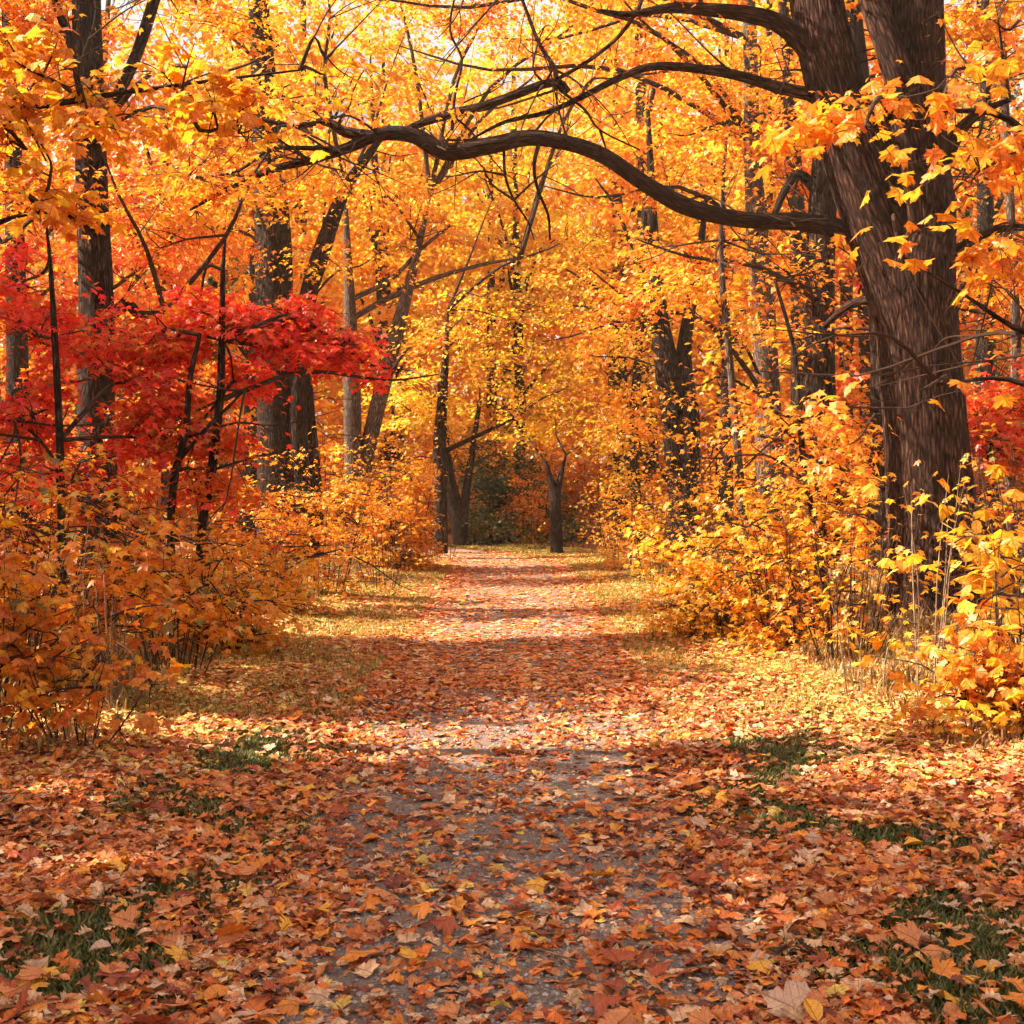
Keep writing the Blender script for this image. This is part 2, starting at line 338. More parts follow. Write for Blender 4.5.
# ------------------------------------------------------------------ openings in the canopy
BANDS = [(33.0, 1.4, .8, -9, 9), (8.5, 0.52, 1.0, -9, 9), (9.9, 0.10, 0.5, -9, 9), (12.3, 0.30, 0.5, -9, 9), (14.6, 0.85, 1.0, -9, 9), (19.3, 0.9, 1.0, -9, 9), (22.5, 0.5, .6, -9, 9), (26.6, 1.2, 1.0, -9, 9),
         (5.75, 0.30, 0.9, -5, -1.2), (4.85, 0.24, 0.85, -1.0, 1.2), (4.0, 0.12, .6, 1.2, 3.0), (6.7, 0.12, 0.4, -3, 3), (11.0, 0.35, 0.8, 2.0, 6.0)]
def sunlit(C):
    """probability that a leaf here would shade ground the sun should reach"""
    t = C[:, 2] / TO_SUN[2]; gx = C[:, 0] - TO_SUN[0] * t; gy = C[:, 1] - TO_SUN[1] * t
    p = np.zeros(len(C))
    for yc, hw_, s, x0, x1 in BANDS:
        dd = np.abs(gy - yc - np.where(gx > 0, 0.27, 0.06) * gx + 0.28 * sn(gx * 0.9, yc, yc) + 0.16 * sn(gx * 3.3, gy * 2.5, yc))
        edge = 0.13 * np.sqrt(np.maximum(C[:, 2], 0.2))
        m = (1 - sstep(hw_, hw_ + edge, dd)) * s * (gx > x0) * (gx < x1)
        p = np.maximum(p, m)
    patch = sstep(-0.12, 0.12, sn(gx * 1.1, gy * 0.9, 9)) * 0.9
    p = np.maximum(p, patch * ((gx > 3) | (gx < -1.9)))
    p = np.maximum(p, .85 * sstep(-0.35, -.1, sn(gx * .8, gy * .7, 9)) * sstep(16, 19, gy) * (np.abs(gx) > 2.2))
    p = np.maximum(p, 0.5 * sstep(0.45, 0.6, sn(gx * 2.3, gy * 1.6, 4)) * (np.abs(gx) <= 2.6))
    return p
# parts of the picture where nearer foliage leaves a trunk or a limb in view: x0, x1, y0, y1, nearer than, strength
GAPS = [(0, 400, 250, 470, 11.5, .7), (72, 118, -20, 60, 17, .9), (78, 116, 235, 540, 17, .7), (262, 330, 225, 290, 24, .8), (262, 330, 390, 490, 24, .8), (345, 375, 375, 480, 28, .75),
        (355, 415, 295, 470, 27, .7), (436, 450, 400, 540, 30, .85), (448, 475, 480, 560, 33, .9), (545, 568, 470, 560, 29, .97), (660, 695, 365, 540, 25, .8),
        (755, 788, 295, 505, 22, .65), (803, 838, 150, 420, 20, .6), (875, 962, 240, 560, 13.6, .93), (790, 950, -20, 90, 13.6, .95), (835, 950, 130, 260, 13.6, .75),
        (470, 600, 440, 562, 34, .93), (640, 672, 300, 390, 25, .4), (400, 620, 110, 200, 13.5, .9), (620, 850, 150, 245, 13.5, .75),
        (600, 810, 50, 105, 13.5, .85), (200, 400, 110, 200, 12.5, .6), (640, 800, -10, 60, 13.5, .7), (720, 745, 250, 520, 15, .6)]
def keep(C):
    px = 512 + C[:, 0] * F / C[:, 1]; py = HZ - (C[:, 2] - CAMH) * F / C[:, 1]
    p = sunlit(C)
    for x0, x1, y0, y1, yn, s in GAPS:
        p = np.maximum(p, s * ((px > x0) & (px < x1) & (py > y0) & (py < y1) & (C[:, 1] < yn - 0.2)))
    # the corridor over the path stays open
    dx = np.abs(C[:, 0] - path_x(C[:, 1])); low = C[:, 2] < 1.9 + 0.11 * C[:, 1]
    p = np.maximum(p, 1.0 * ((dx < 1.25) & low & (C[:, 1] < 29)))
    p = np.maximum(p, 1.0 * (C[:, 1] < 3.2))
    return rng.random(len(C)) > p

def spray_leaves(centres, outdirs, rads, per, size, flat=0.30):
    """flattened fans of leaves, one per centre"""
    n = len(centres); cnt = rng.poisson(per, n) + 3; idx = np.repeat(np.arange(n), cnt); N = len(idx)
    r = np.sqrt(rng.random(N)); a = rng.uniform(0, 2 * math.pi, N)
    od = outdirs[idx]; side = np.stack([-od[:, 1], od[:, 0]], 1)
    R = rads[idx]
    u = r * np.cos(a) * R * 1.25; v = r * np.sin(a) * R * 0.75
    C = centres[idx].copy()
    C[:, 0] += od[:, 0] * u + side[:, 0] * v; C[:, 1] += od[:, 1] * u + side[:, 1] * v
    C[:, 2] += -flat * R * (r ** 2) * (0.4 + 0.6 * np.cos(a)) + rng.normal(0, 0.045, N) + 0.07 * np.sin(u * 7 + idx)
    yaw = np.arctan2(od[:, 0] * u + side[:, 0] * v, od[:, 1] * u + side[:, 1] * v) + rng.normal(0, 0.7, N)
    tilt = rng.normal(0.40, 0.34, N); roll = rng.normal(0, 0.38, N)
    sz = size * rng.uniform(0.7, 1.25, N)
    return C, yaw, tilt, roll, sz, idx

def crown_object(name, sprays, roots, rads, pal, size, per, lod, parent, base, twigs=True, holes=.5, extra=()):
    """roots: point on a limb each spray hangs from"""
    od = sprays[:, :2] - roots[:, :2]; od /= np.linalg.norm(od, axis=1)[:, None] + 1e-6
    C, yaw, tilt, roll, sz, idx = spray_leaves(sprays, od, rads, per * (2.2 if 20 < base[1] < 34 else 1.75), size * .72)
    k = keep(C); k &= sn(C[:, 0] * 1.9 + C[:, 1] * .7, C[:, 2] * 2.6 - C[:, 1] * .9, 5) < holes + .15 * rng.normal(size=len(C)); alive = np.bincount(idx[k], minlength=len(sprays)) > 0.3 * np.bincount(idx, minlength=len(sprays)); C, yaw, tilt, roll, sz, idx = C[k], yaw[k], tilt[k], roll[k], sz[k], idx[k]
    if len(C) < 4: return None
    V, T, li = place(lod, C, yaw, tilt, roll, sz); bl = BLADE[0]
    cols = colours(pal, len(C), idx)[li]; mi = np.zeros(len(T), int)
    if twigs:
        Vs, Ts, off = [V], [T], len(V)
        for s, r, q in zip(sprays[alive], roots[alive], rads[alive]):
            d = s - r; Ld = np.linalg.norm(d)
            mid = r + d * 0.5 + np.array([0, 0, 0.10 * Ld]) + rng.normal(0, 0.05 * Ld + .01, 3)
            end = s + d / (Ld + 1e-6) * q * 0.7 - np.array([0, 0, 0.15 * q])
            w_ = 0.004 + 0.004 * Ld
            for pts, rr in (((r, mid, s, end), (w_ * 1.5, w_, w_ * .6, w_ * .25)),
                            ((mid, (mid + s) / 2 + rng.normal(0, .12, 3), s + rng.normal(0, q * .5, 3)), (w_ * .7, w_ * .5, w_ * .2))):
                tv, tq = tube_arrays(pts, rr, sides=4, sub=2)
                Vs.append(tv); tq = tq + off; Ts.append(np.concatenate([tq[:, [0, 1, 2]], tq[:, [0, 2, 3]]])); off += len(tv)
        for p_, q_ in extra:
            tv, tq = tube_arrays(p_, q_, sides=5, sub=3); Vs.append(tv); tq = tq + off; Ts.append(np.concatenate([tq[:, [0, 1, 2]], tq[:, [0, 2, 3]]])); off += len(tv)
        nt_ = sum(len(t) for t in Ts[1:])
        V = np.concatenate(Vs); T = np.concatenate(Ts); mi = np.concatenate([mi, np.ones(nt_, int)]); cols = np.concatenate([cols, np.full((nt_, 3), .06)])
    me = make_mesh(name, V - base, T, cols, mi)
    if lod[0] is L0[0] or lod[0] is L0O[0]: set_blade(me, bl)
    return link(name, me, [M_LEAF, M_TWIG], parent)

NLEAF = [0]
def lod_for(Y): return L0 if Y < 8.5 else L1 if Y < 15 else L2 if Y < 27 else L3
def tree(kind, label, cat, Y, trunk, blobs, pal, size=0.13, bark=None, stems=(), limbs=(), group=None, lod=None, per=None, ridge=0.05, sides=20, sub=4, rad=0.7, holes=.5, twigs=5):
    """trunk/stems/limbs: lists of (px, py, radius px[, Y offset]) read as real points at distance Y; blobs: (px, py, dY, rx, rz, ry metres, sprays)"""
    bark = bark or M_BARK
    def line(l):
        pts = [P(q[0], q[1], Y + (q[3] if len(q) > 3 else 0)) for q in l]
        return pts, [q[2] * (Y + (q[3] if len(q) > 3 else 0)) / F for q in l]
    tp, tr = line(trunk)
    gz = float(ground_z(np.array(tp[0][0]), np.array(tp[0][1])))
    base = np.array([tp[0][0], tp[0][1], gz])
    root = tag(empty(kind, base), label, cat, group)
    if tp[0][2] > gz + 0.1:
        tp = [np.array([tp[0][0], tp[0][1], gz - 0.15]), np.array([tp[0][0], tp[0][1], gz + 0.25])] + tp if tp[0][2] > gz + .5 else [np.array([tp[0][0], tp[0][1], gz - 0.15])] + tp
        tr = [tr[0] * 1.35] + ([tr[0] * 1.12] if len(tp) - len(tr) == 2 else []) + tr
    nb = sub
    tubes("trunk", [(tp, tr)], bark, root, base, sides=sides, ridge=ridge, sub=nb)
    anchors = [np.array(p) for p in tp[1:]]
    for l in stems:
        p, r = line(l); tubes("trunk", [(p, r)], bark, root, base, sides=sides, ridge=ridge, sub=nb); anchors += p
    for l in limbs:
        p, r = line(l); tubes("limb", [(p, r)], bark, root, base, sides=10, ridge=ridge, sub=4); anchors += p
    anchors = np.array(anchors)
    allS, allR, subl = [], [], []
    for (px, py, dY, rx, rz, ry, n) in blobs:
        n = int(n * (1.3 if Y > 14.5 else 1.0))
        c = P(px, py, Y + dY); s = (Y + dY) / F
        u = rng.normal(size=(n, 3)); u /= np.linalg.norm(u, axis=1)[:, None]; u *= (rng.random((n, 1)) ** 0.45)
        sp = c + u * np.array([rx * s, ry, rz * s])
        hub = c - np.array([0, 0, 0.25 * rz * s])
        da = np.linalg.norm(anchors - hub, axis=1) + np.where(anchors[:, 2] > hub[2] + .3, 2.0, 0)
        a = anchors[da.argmin()]
        ext = hub + (hub - a) * 0.35
        mid = (a + hub) / 2 + np.array([0, 0, 0.12 * np.linalg.norm(hub - a)]) + rng.normal(0, .12, 3)
        Lb = np.linalg.norm(hub - a); r0 = min(0.014 + 0.011 * Lb, 0.055)
        subl.append(((a, mid, hub, ext), (r0, r0 * .75, r0 * .5, r0 * .2)))
        line_pts = np.array([a * (1 - t) + mid * t for t in (.5, .8)] + [mid * (1 - t) + hub * t for t in (0, .3, .6, 1)] + [hub * (1 - t) + ext * t for t in (.5, 1)])
        near = np.linalg.norm(sp[:, None] - line_pts[None], axis=2).argmin(1)
        allS.append(sp); allR.append(line_pts[near])
    bl_ = []
    for k in range(twigs):
        a = anchors[rng.integers(2 if len(limbs) == 0 else len(tp), len(anchors))] if len(anchors) > len(tp) else anchors[rng.integers(1, len(anchors))]
        if a[2] < gz + 1.5: continue
        d = rng.normal(0, 1, 3) * np.array([1, .6, .7]); d /= np.linalg.norm(d); Lt = rng.uniform(.5, 1.6)
        q1 = a + d * Lt * .35 + rng.normal(0, .07, 3); q2 = a + d * Lt * .7 + rng.normal(0, .12, 3) + [0, 0, -.06]; q3 = a + d * Lt + rng.normal(0, .15, 3) - [0, 0, .1]
        bl_.append(((a, q1, q2, q3), (.016, .011, .007, .002)))
        for m in range(3):
            s0 = (q1, q2, q1 * .5 + q2 * .5)[m]; e = s0 + d * .3 + rng.normal(0, .26, 3); bl_.append(((s0, (s0 + e) / 2 + rng.normal(0, .04, 3), e), (.007, .005, .0015)))
    for q in subl: tubes("limb", [q], M_TWIG, root, base, sides=6, sub=3)
    if allS:
        sp = np.concatenate(allS); rt = np.concatenate(allR)
        ok = sp[:, 2] > ground_z(sp[:, 0], sp[:, 1]) + 0.4; sp, rt = sp[ok], rt[ok]
        o = crown_object("crown", sp, rt, rng.uniform(.6, 1.3, len(sp)) * rad, pal, size, per or 50, lod or lod_for(Y), root, base, holes=holes, extra=bl_)
        if o: NLEAF[0] += len(o.data.polygons)
    return root

# ------------------------------------------------------------------ the big forked tree and its long limb
tree("old_tree", "huge dark furrowed trunk forking in two, with a long limb arching over the path", "tree", 13.8,
     [(930, 660, 54), (932, 600, 47), (932, 530, 42), (926, 430, 39), (919, 330, 39), (913, 270, 44), (920, 215, 36), (917, 150, 30), (915, 60, 29), (913, -60, 27), (908, -260, 20)],
     [(700, -20, .5, 120, 60, 1.2, 26), (900, -80, 0, 130, 60, 1.3, 26), (1000, 20, -.5, 60, 50, 1.0, 14), (840, 110, -1.5, 40, 30, .5, 7), (350, 95, -.6, 100, 40, .8, 14), (190, 170, -.6, 60, 36, .6, 9)],
     'orange', bark=M_BARK_RED, sides=110, ridge=0.06, sub=14, per=34, twigs=60,
     stems=[[(915, 380, 24), (908, 310, 36), (888, 250, 33), (868, 195, 31), (850, 140, 29), (832, 70, 27), (818, 0, 26), (806, -90, 22), (790, -260, 15)],
            ],
     limbs=[[(900, 275, 22), (884, 258, 16), (866, 243, 12), (842, 230, 10), (800, 222, 9), (755, 221, 8), (715, 215, 8.5), (680, 204, 9), (645, 184, 8), (605, 157, 8), (570, 144, 7.5), (530, 138, 8), (490, 146, 8.5), (445, 152, 9), (415, 136, 8), (380, 134, 7), (350, 147, 5.5), (310, 160, 4.5), (270, 170, 3.5), (225, 190, 2.5), (190, 210, 1.2)],
            [(818, 96, 7), (780, 88, 6), (735, 75, 5), (690, 68, 4.5), (650, 67, 4), (615, 80, 3.5), (580, 98, 3), (545, 113, 2.5), (505, 122, 2), (470, 140, 1)],
            [(822, 70, 13), (800, 40, 11), (775, 22, 9), (745, 14, 8), (710, 10, 6.5), (670, 8, 5), (630, 14, 3), (600, 10, 1.5)],
            [(568, 92, 3.5), (560, 84, 4.5), (545, 84, 4.5), (515, 95, 4.5), (480, 107, 4.5), (450, 114, 5), (425, 122, 4), (398, 133, 3)],
            [(555, 90, 3), (555, 70, 2.5), (540, 45, 2), (528, 15, 1.8), (515, -20, 1.5)],
            [(556, 80, 2), (590, 60, 2), (620, 35, 2), (640, 5, 2), (650, -30, 2)],
            [(540, 140, 2.2), (534, 165, 2), (538, 190, 1.6), (548, 215, 1.4), (550, 240, 1)],
            [(504, 146, 1.6), (505, 175, 1.4), (514, 200, 1.2), (528, 222, .9), (534, 240, .6)],
            [(560, 90, 1.6), (585, 110, 1.4), (600, 130, 1.0), (640, 150, .8)],
            [(452, 130, 1.6), (455, 95, 1.4), (462, 60, 1.2), (450, 30, 1.2), (456, -10, 1)],
            [(368, 136, 6), (345, 132, 5.5), (325, 122, 4), (290, 125, 3), (255, 118, 2), (230, 112, 1.2)],
            [(340, 150, 3), (300, 148, 2.4), (268, 150, 2), (240, 170, 1.5), (205, 178, 1)],
            [(920, 200, 14, -.15), (908, 120, 14, -.35), (893, 60, 14, -.4), (872, 0, 13, -.3), (850, -60, 11, 0)],
            [(917, 235, 7, -.55), (912, 190, 8, -.6), (905, 150, 8, -.6), (895, 120, 5, -.5)],
            [(935, 180, 12), (948, 150, 9), (965, 125, 6), (985, 110, 4), (1010, 100, 2.5)],
            [(900, 300, 8), (870, 300, 5, .3), (850, 305, 4, .6), (825, 325, 3, 1)],
            [(936, 262, 8), (965, 245, 5), (995, 230, 4), (1030, 228, 3)]])

# ------------------------------------------------------------------ right-hand trees
tree("maple_tree", "thick dark trunk close behind the huge forked tree, its left edge bright", "tree", 18.5,
     [(886, 560, 17), (887, 420, 16), (886, 330, 15), (876, 230, 14), (862, 130, 14), (850, 20, 12), (842, -60, 10)],
     [(800, 330, .8, 55, 40, 1.2, 20), (990, 300, 0, 50, 60, 1.0, 16), (980, 150, 0, 60, 60, 1.2, 22), (860, 430, -1, 60, 30, .8, 12), (800, 440, -1, 50, 26, .8, 14)], 'orange')
tree("maple_tree", "straight brown trunk just left of the huge forked tree, orange sprays crossing it", "tree", 20,
     [(820, 590, 20), (821, 480, 18), (820, 380, 16), (820, 300, 15), (822, 220, 14), (828, 140, 14), (834, 40, 13), (840, -60, 10)],
     [(760, 260, -1, 70, 34, 1.2, 30), (850, 120, 1, 70, 50, 1.2, 22), (690, 250, -2, 60, 28, 1, 22), (800, 180, 1, 70, 40, 1.2, 24), (760, 430, -1.5, 60, 24, 1, 16), (770, 350, .6, 50, 30, 1, 12)], 'orange', bark=M_BARK,
     limbs=[[(820, 195, 6), (800, 175, 5), (785, 190, 4), (770, 222, 3), (745, 240, 2)]])
tree("maple_tree", "grey brown trunk with a sunlit left side, third from the huge forked tree", "tree", 22,
     [(775, 560, 16), (772, 500, 14), (768, 400, 13), (763, 300, 12), (757, 230, 11), (752, 140, 8), (750, 40, 7), (748, -50, 5)],
     [(690, 120, -1, 80, 60, 1.5, 36), (750, 100, -1.8, 60, 70, 1, 34), (600, 190, -1, 60, 30, 1, 18), (490, 60, 0, 70, 40, 1.2, 26), (560, 30, 0, 60, 34, 1.2, 20), (470, 0, -2, 90, 30, 1.2, 26), (650, 20, -2, 80, 34, 1.2, 22), (560, -10, -3, 90, 30, 1.2, 18), (720, 300, -1.5, 70, 26, 1, 28), (640, 300, -2, 60, 24, 1, 22), (760, 60, 1, 80, 50, 1.5, 26), (700, 380, -1, 60, 22, 1, 20)], 'orange', bark=M_BARK_PALE)
tree("maple_tree", "twin stemmed trunk with peeling grey bark over the yellow right verge", "tree", 25,
     [(684, 560, 15), (682, 500, 14), (675, 420, 13), (668, 370, 13), (660, 320, 9), (654, 250, 6), (651, 180, 4), (648, 110, 2)],
     [(600, 350, 0, 60, 26, 1.5, 30), (640, 400, -1, 50, 22, 1, 22), (600, 260, 0, 70, 40, 1.5, 28), (680, 180, 1, 70, 50, 1.5, 24), (620, 430, 0, 45, 20, 1, 18), (570, 330, .5, 50, 26, 1.5, 24)], 'gold', bark=M_BARK,
     stems=[[(688, 500, 11, -.1), (690, 420, 10, -.1), (684, 360, 8), (690, 310, 6), (700, 250, 4), (706, 200, 2)]],
     limbs=[[(668, 480, 4), (655, 465, 3.5), (640, 452, 2.5)]])
tree("maple_tree", "slim dark trunk half hidden in orange foliage above the right verge", "tree", 30,
     [(727, 540, 7), (726, 450, 7), (727, 350, 5), (724, 270, 3), (722, 200, 1.5)],
     [(720, 200, 0, 60, 50, 2, 24), (690, 300, 0, 60, 30, 1.5, 20), (730, 60, 0, 70, 60, 2, 24), (740, 400, 0, 40, 30, 1.5, 14)], 'orange')
tree("maple_tree", "far slender trunk with orange red crown right of the path bend", "tree", 33,
     [(637, 550, 5), (636, 500, 5), (634, 420, 4.5), (640, 330, 4), (645, 200, 3)],
     [(620, 430, 0, 50, 30, 2, 34), (660, 330, 0, 50, 30, 2, 26), (600, 360, 0, 60, 30, 2, 26), (610, 480, -1, 40, 22, 1.5, 18), (540, 300, 1, 60, 26, 2, 18)], 'lemon')
tree("sapling", "tall pale pole sapling with bare grey bark beside the peeling trunk", "tree", 15,
     [(747, 600, 4.5), (744, 520, 4), (736, 430, 4), (730, 360, 3.6), (723, 290, 3.2), (721, 240, 2.4), (722, 190, 1.2)],
     [(690, 280, 0, 45, 18, .6, 9), (760, 330, 0, 40, 18, .6, 8)], 'gold', bark=M_BARK_PALE, sides=8, per=36)
tree("sapling", "thin dark leaning sapling left of the huge forked trunk", "tree", 13,
     [(826, 640, 4), (822, 560, 4), (806, 480, 3.4), (800, 420, 3), (794, 350, 2.4), (775, 280, 1.6)],
     [(790, 420, 0, 50, 26, .7, 14), (820, 470, -.5, 50, 26, .6, 14), (750, 400, 0, 40, 20, .5, 9)], 'orange', sides=8, per=36)
tree("sapling", "slender pale trunk near the right edge among orange leaves", "tree", 16,
     [(1012, 620, 5), (1010, 480, 5), (1016, 350, 5), (1010, 200, 4.5), (1004, 80, 4), (1000, -40, 3.5)],
     [(990, 420, -1, 50, 40, .8, 12), (1030, 250, -1, 60, 50, .8, 14), (985, 40, 0, 60, 40, 1, 14)], 'orange', bark=M_BARK_PALE, sides=8, per=36)
tree("maple_tree", "red leaved maple at the right edge behind the huge trunk", "tree", 14.6,
     [(1045, 600, 9), (1045, 450, 8), (1040, 330, 6)],
     [(1000, 420, 0, 46, 34, .8, 34), (1040, 390, 0, 50, 40, .8, 16), (985, 460, 0, 30, 22, .6, 12)], 'redorange')
tree("evergreen_tree", "dark green tree showing through the orange leaves on the far right", "tree", 24,
     [(985, 560, 10), (985, 380, 9), (985, 200, 7), (985, 0, 4)],
     [(985, 250, 0, 45, 70, 1.5, 34), (1000, 380, 0, 50, 60, 1.5, 28), (970, 120, 0, 40, 60, 1.5, 20), (1010, 60, 0, 50, 60, 1.5, 16)], 'green', size=.11)
tree("maple_tree", "near sapling whose bright orange sprays cross the huge forked trunk", "tree", 7.6,
     [(1130, 700, 14), (1120, 520, 12), (1100, 350, 10), (1085, 200, 8), (1060, 60, 6)],
     [(900, 92, -.2, 80, 22, .5, 8), (865, 120, -.4, 55, 22, .4, 7), (980, 160, 0, 60, 40, .5, 10), (900, 245, -.2, 50, 20, .3, 5), (1000, 230, 0, 40, 40, .4, 7), (925, 385, -.3, 70, 14, .3, 5), (1010, 20, 0, 40, 40, .5, 6)],
     'orange', per=10, size=.16, rad=.32, lod=L0, bark=M_BARK,
     limbs=[[(1085, 200, 5), (1010, 120, 3.5), (940, 110, 2), (880, 98, 1.2)], [(1100, 340, 4), (1030, 335, 3), (960, 292, 1.5), (900, 255, 1)], [(1100, 420, 4), (1010, 380, 2.5), (940, 385, 1.4)]])
tree("maple_tree", "orange maple filling the sky right of the path, high above the peeling trunk", "tree", 27,
     [(800, 560, 11), (800, 300, 9), (790, 100, 7), (780, -50, 5)],
     [(640, 60, 0, 80, 60, 2, 34), (760, 120, 0, 70, 60, 2, 28), (840, 50, 0, 80, 70, 2, 28), (960, 60, 0, 90, 70, 2, 22), (900, 330, 0, 80, 60, 2, 20)], 'deep')

# ------------------------------------------------------------------ left-hand trees
tree("maple_tree", "tall straight dark trunk standing alone in the red foliage on the left", "tree", 17,
     [(104, 590, 21), (101, 520, 19), (97, 420, 18), (96, 300, 17), (92, 200, 15.5), (89, 100, 15), (86, 0, 14), (84, -90, 12)],
     [(60, 90, -1, 70, 40, 1.2, 26), (190, 110, -1, 70, 36, 1.2, 30), (120, 190, -2, 80, 30, 1.0, 26), (20, 180, -1, 50, 50, 1, 18), (230, 60, -1, 80, 40, 1.4, 30), (150, -20, 0, 120, 44, 1.4, 44), (10, 20, 0, 70, 50, 1.2, 30), (250, 175, -1, 60, 24, 1, 18)], 'orange',
     sides=60, sub=10, bark=M_BARK,
     limbs=[[(88, 90, 6), (70, 40, 5), (55, 0, 4), (45, -40, 4)], [(100, 130, 5), (130, 70, 6), (145, 30, 6), (160, -20, 6)], [(96, 330, 6), (125, 305, 6), (140, 315, 5), (165, 313, 3)]])
tree("maple_tree", "thick clustered trunk with three stems behind the red foliage on the left", "tree", 24,
     [(280, 560, 22), (278, 500, 20), (276, 420, 18), (275, 330, 18), (273, 250, 19), (270, 180, 16), (262, 60, 12), (255, -40, 9)],
     [(200, 220, 1, 90, 40, 1.5, 30), (330, 190, -1, 80, 34, 1.5, 36), (280, 100, -1, 90, 50, 1.5, 40), (240, 170, -2, 70, 26, 1, 20), (360, 260, -1, 70, 24, 1.2, 20), (240, 20, 0, 90, 40, 1.5, 22)], 'gold',
     stems=[[(305, 560, 11, -.2), (300, 470, 10, -.2), (298, 380, 9, -.2), (305, 310, 9), (322, 250, 9), (345, 190, 6), (372, 150, 4), (390, 125, 2)], [(318, 560, 7), (314, 480, 8), (308, 400, 6), (306, 360, 5), (310, 300, 5)]])
tree("maple_tree", "straight pale trunk with a dark stem leaning right, beyond the red foliage", "tree", 28,
     [(357, 540, 9), (354, 470, 9), (352, 380, 8.5), (350, 310, 6), (347, 240, 3.5), (345, 190, 1.5)],
     [(400, 220, 0, 80, 50, 2, 40), (390, 190, -2, 60, 34, 1.2, 30), (440, 330, -2, 40, 30, 1, 18), (440, 280, 0, 60, 34, 1.5, 26), (330, 110, 0, 80, 50, 2, 30), (430, 120, 0, 70, 50, 2, 24), (390, 60, 0, 80, 50, 2, 24), (480, 15, 0, 80, 34, 2, 30), (570, 20, 0, 70, 34, 2, 26), (400, -10, 0, 80, 34, 2, 26), (200, 0, 0, 120, 34, 2, 30), (330, 10, -3, 110, 34, 1.5, 34), (530, 70, 1, 70, 40, 2, 26), (460, 130, 1, 60, 40, 2, 22), (560, 140, 2, 60, 40, 2, 20), (600, 60, 2, 50, 40, 2, 16)], 'gold', bark=M_BARK_PALE,
     stems=[[(358, 500, 9, .1), (368, 450, 8, .1), (382, 390, 8, .1), (400, 320, 7), (408, 290, 5.5), (420, 240, 3.5), (430, 195, 1.5)]],
     limbs=[[(350, 320, 3), (385, 300, 3), (430, 280, 2.5), (480, 265, 2), (520, 258, 1)], [(350, 300, 3), (390, 280, 2.5), (420, 250, 2), (450, 225, 1.5)]])
tree("maple_tree", "slim upright dark trunk at the left verge with a branch reaching over the path", "tree", 30,
     [(441, 556, 7), (441, 500, 6.5), (440, 440, 6.5), (443, 395, 5), (446, 350, 3), (448, 310, 1)],
     [(460, 350, 0, 60, 40, 2, 38), (440, 340, -2, 40, 34, 1, 24), (500, 310, 0, 60, 30, 2, 26), (420, 400, 0, 40, 30, 1.5, 20), (480, 220, 0, 70, 40, 2, 26), (500, 400, 0, 44, 24, 1.5, 18), (530, 350, .5, 50, 28, 2, 26), (480, 290, -1, 60, 26, 1.5, 24), (550, 240, 0, 60, 34, 2, 24), (560, 385, 1.5, 40, 24, 1.5, 18)], 'lemon',
     limbs=[[(443, 452, 3), (460, 444, 2.5), (490, 430, 2), (515, 418, 1)]])
tree("maple_tree", "forked low trunk beside the left end of the path", "tree", 33,
     [(463, 566, 9), (460, 530, 8), (455, 505, 8), (450, 480, 6), (445, 440, 4), (440, 380, 3)],
     [(450, 430, 0, 40, 26, 1.5, 22), (490, 450, .5, 36, 22, 1.5, 20), (480, 380, 1, 50, 24, 1.5, 18), (420, 470, 0, 36, 18, 1, 14)], 'gold',
     stems=[[(461, 545, 6), (464, 510, 5), (468, 480, 4), (474, 440, 3), (480, 400, 2)]])
tree("sapling", "dark crooked sapling stem rising through the middle of the scarlet maple", "tree", 13,
     [(200, 570, 5), (203, 520, 4.6), (212, 470, 4.6), (220, 400, 4.2), (222, 340, 3.6), (223, 270, 2.4), (226, 235, .8)],
     [(235, 330, .3, 60, 26, .6, 34), (290, 312, .6, 60, 14, .8, 36), (345, 340, .6, 40, 18, .7, 28), (260, 385, .6, 40, 26, .6, 14), (160, 335, .3, 60, 34, .6, 32), (385, 378, .6, 20, 10, .4, 8), (365, 360, .6, 30, 12, .4, 8), (290, 350, .6, 60, 22, .8, 20), (200, 300, .4, 26, 8, .4, 6)], 'red', sides=10, per=32, size=.115, rad=.42, holes=.15)
tree("sapling", "thin forked dark sapling just left of the crooked scarlet one", "tree", 12.6,
     [(172, 580, 4), (171, 520, 4), (176, 470, 4), (186, 430, 3.4), (190, 380, 3), (200, 335, 2)],
     [(175, 420, .5, 50, 34, .6, 18), (140, 330, .5, 40, 24, .6, 14), (215, 440, .5, 50, 26, .6, 14), (200, 490, .4, 50, 20, .6, 10)], 'redorange', sides=8, per=36, size=.11, rad=.4,
     limbs=[[(180, 460, 2), (200, 435, 2), (225, 410, 1.6), (245, 390, 1)]])
tree("sapling", "thin dark sapling wrapped in crimson leaves at the far left", "tree", 12,
     [(63, 600, 4.5), (62, 540, 4.4), (60, 440, 4), (55, 340, 3.4), (50, 260, 2.2), (44, 205, .7)],
     [(40, 330, .5, 70, 44, .7, 34), (30, 420, .5, 60, 44, .7, 34), (120, 370, .8, 55, 40, .6, 26), (150, 430, .8, 50, 34, .6, 18), (60, 480, .5, 60, 24, .6, 22), (20, 275, .5, 50, 30, .6, 18)], 'red', sides=8, per=34, size=.115, rad=.42, holes=.12,
     limbs=[[(60, 470, 2), (40, 440, 1.6), (15, 420, 1)]])
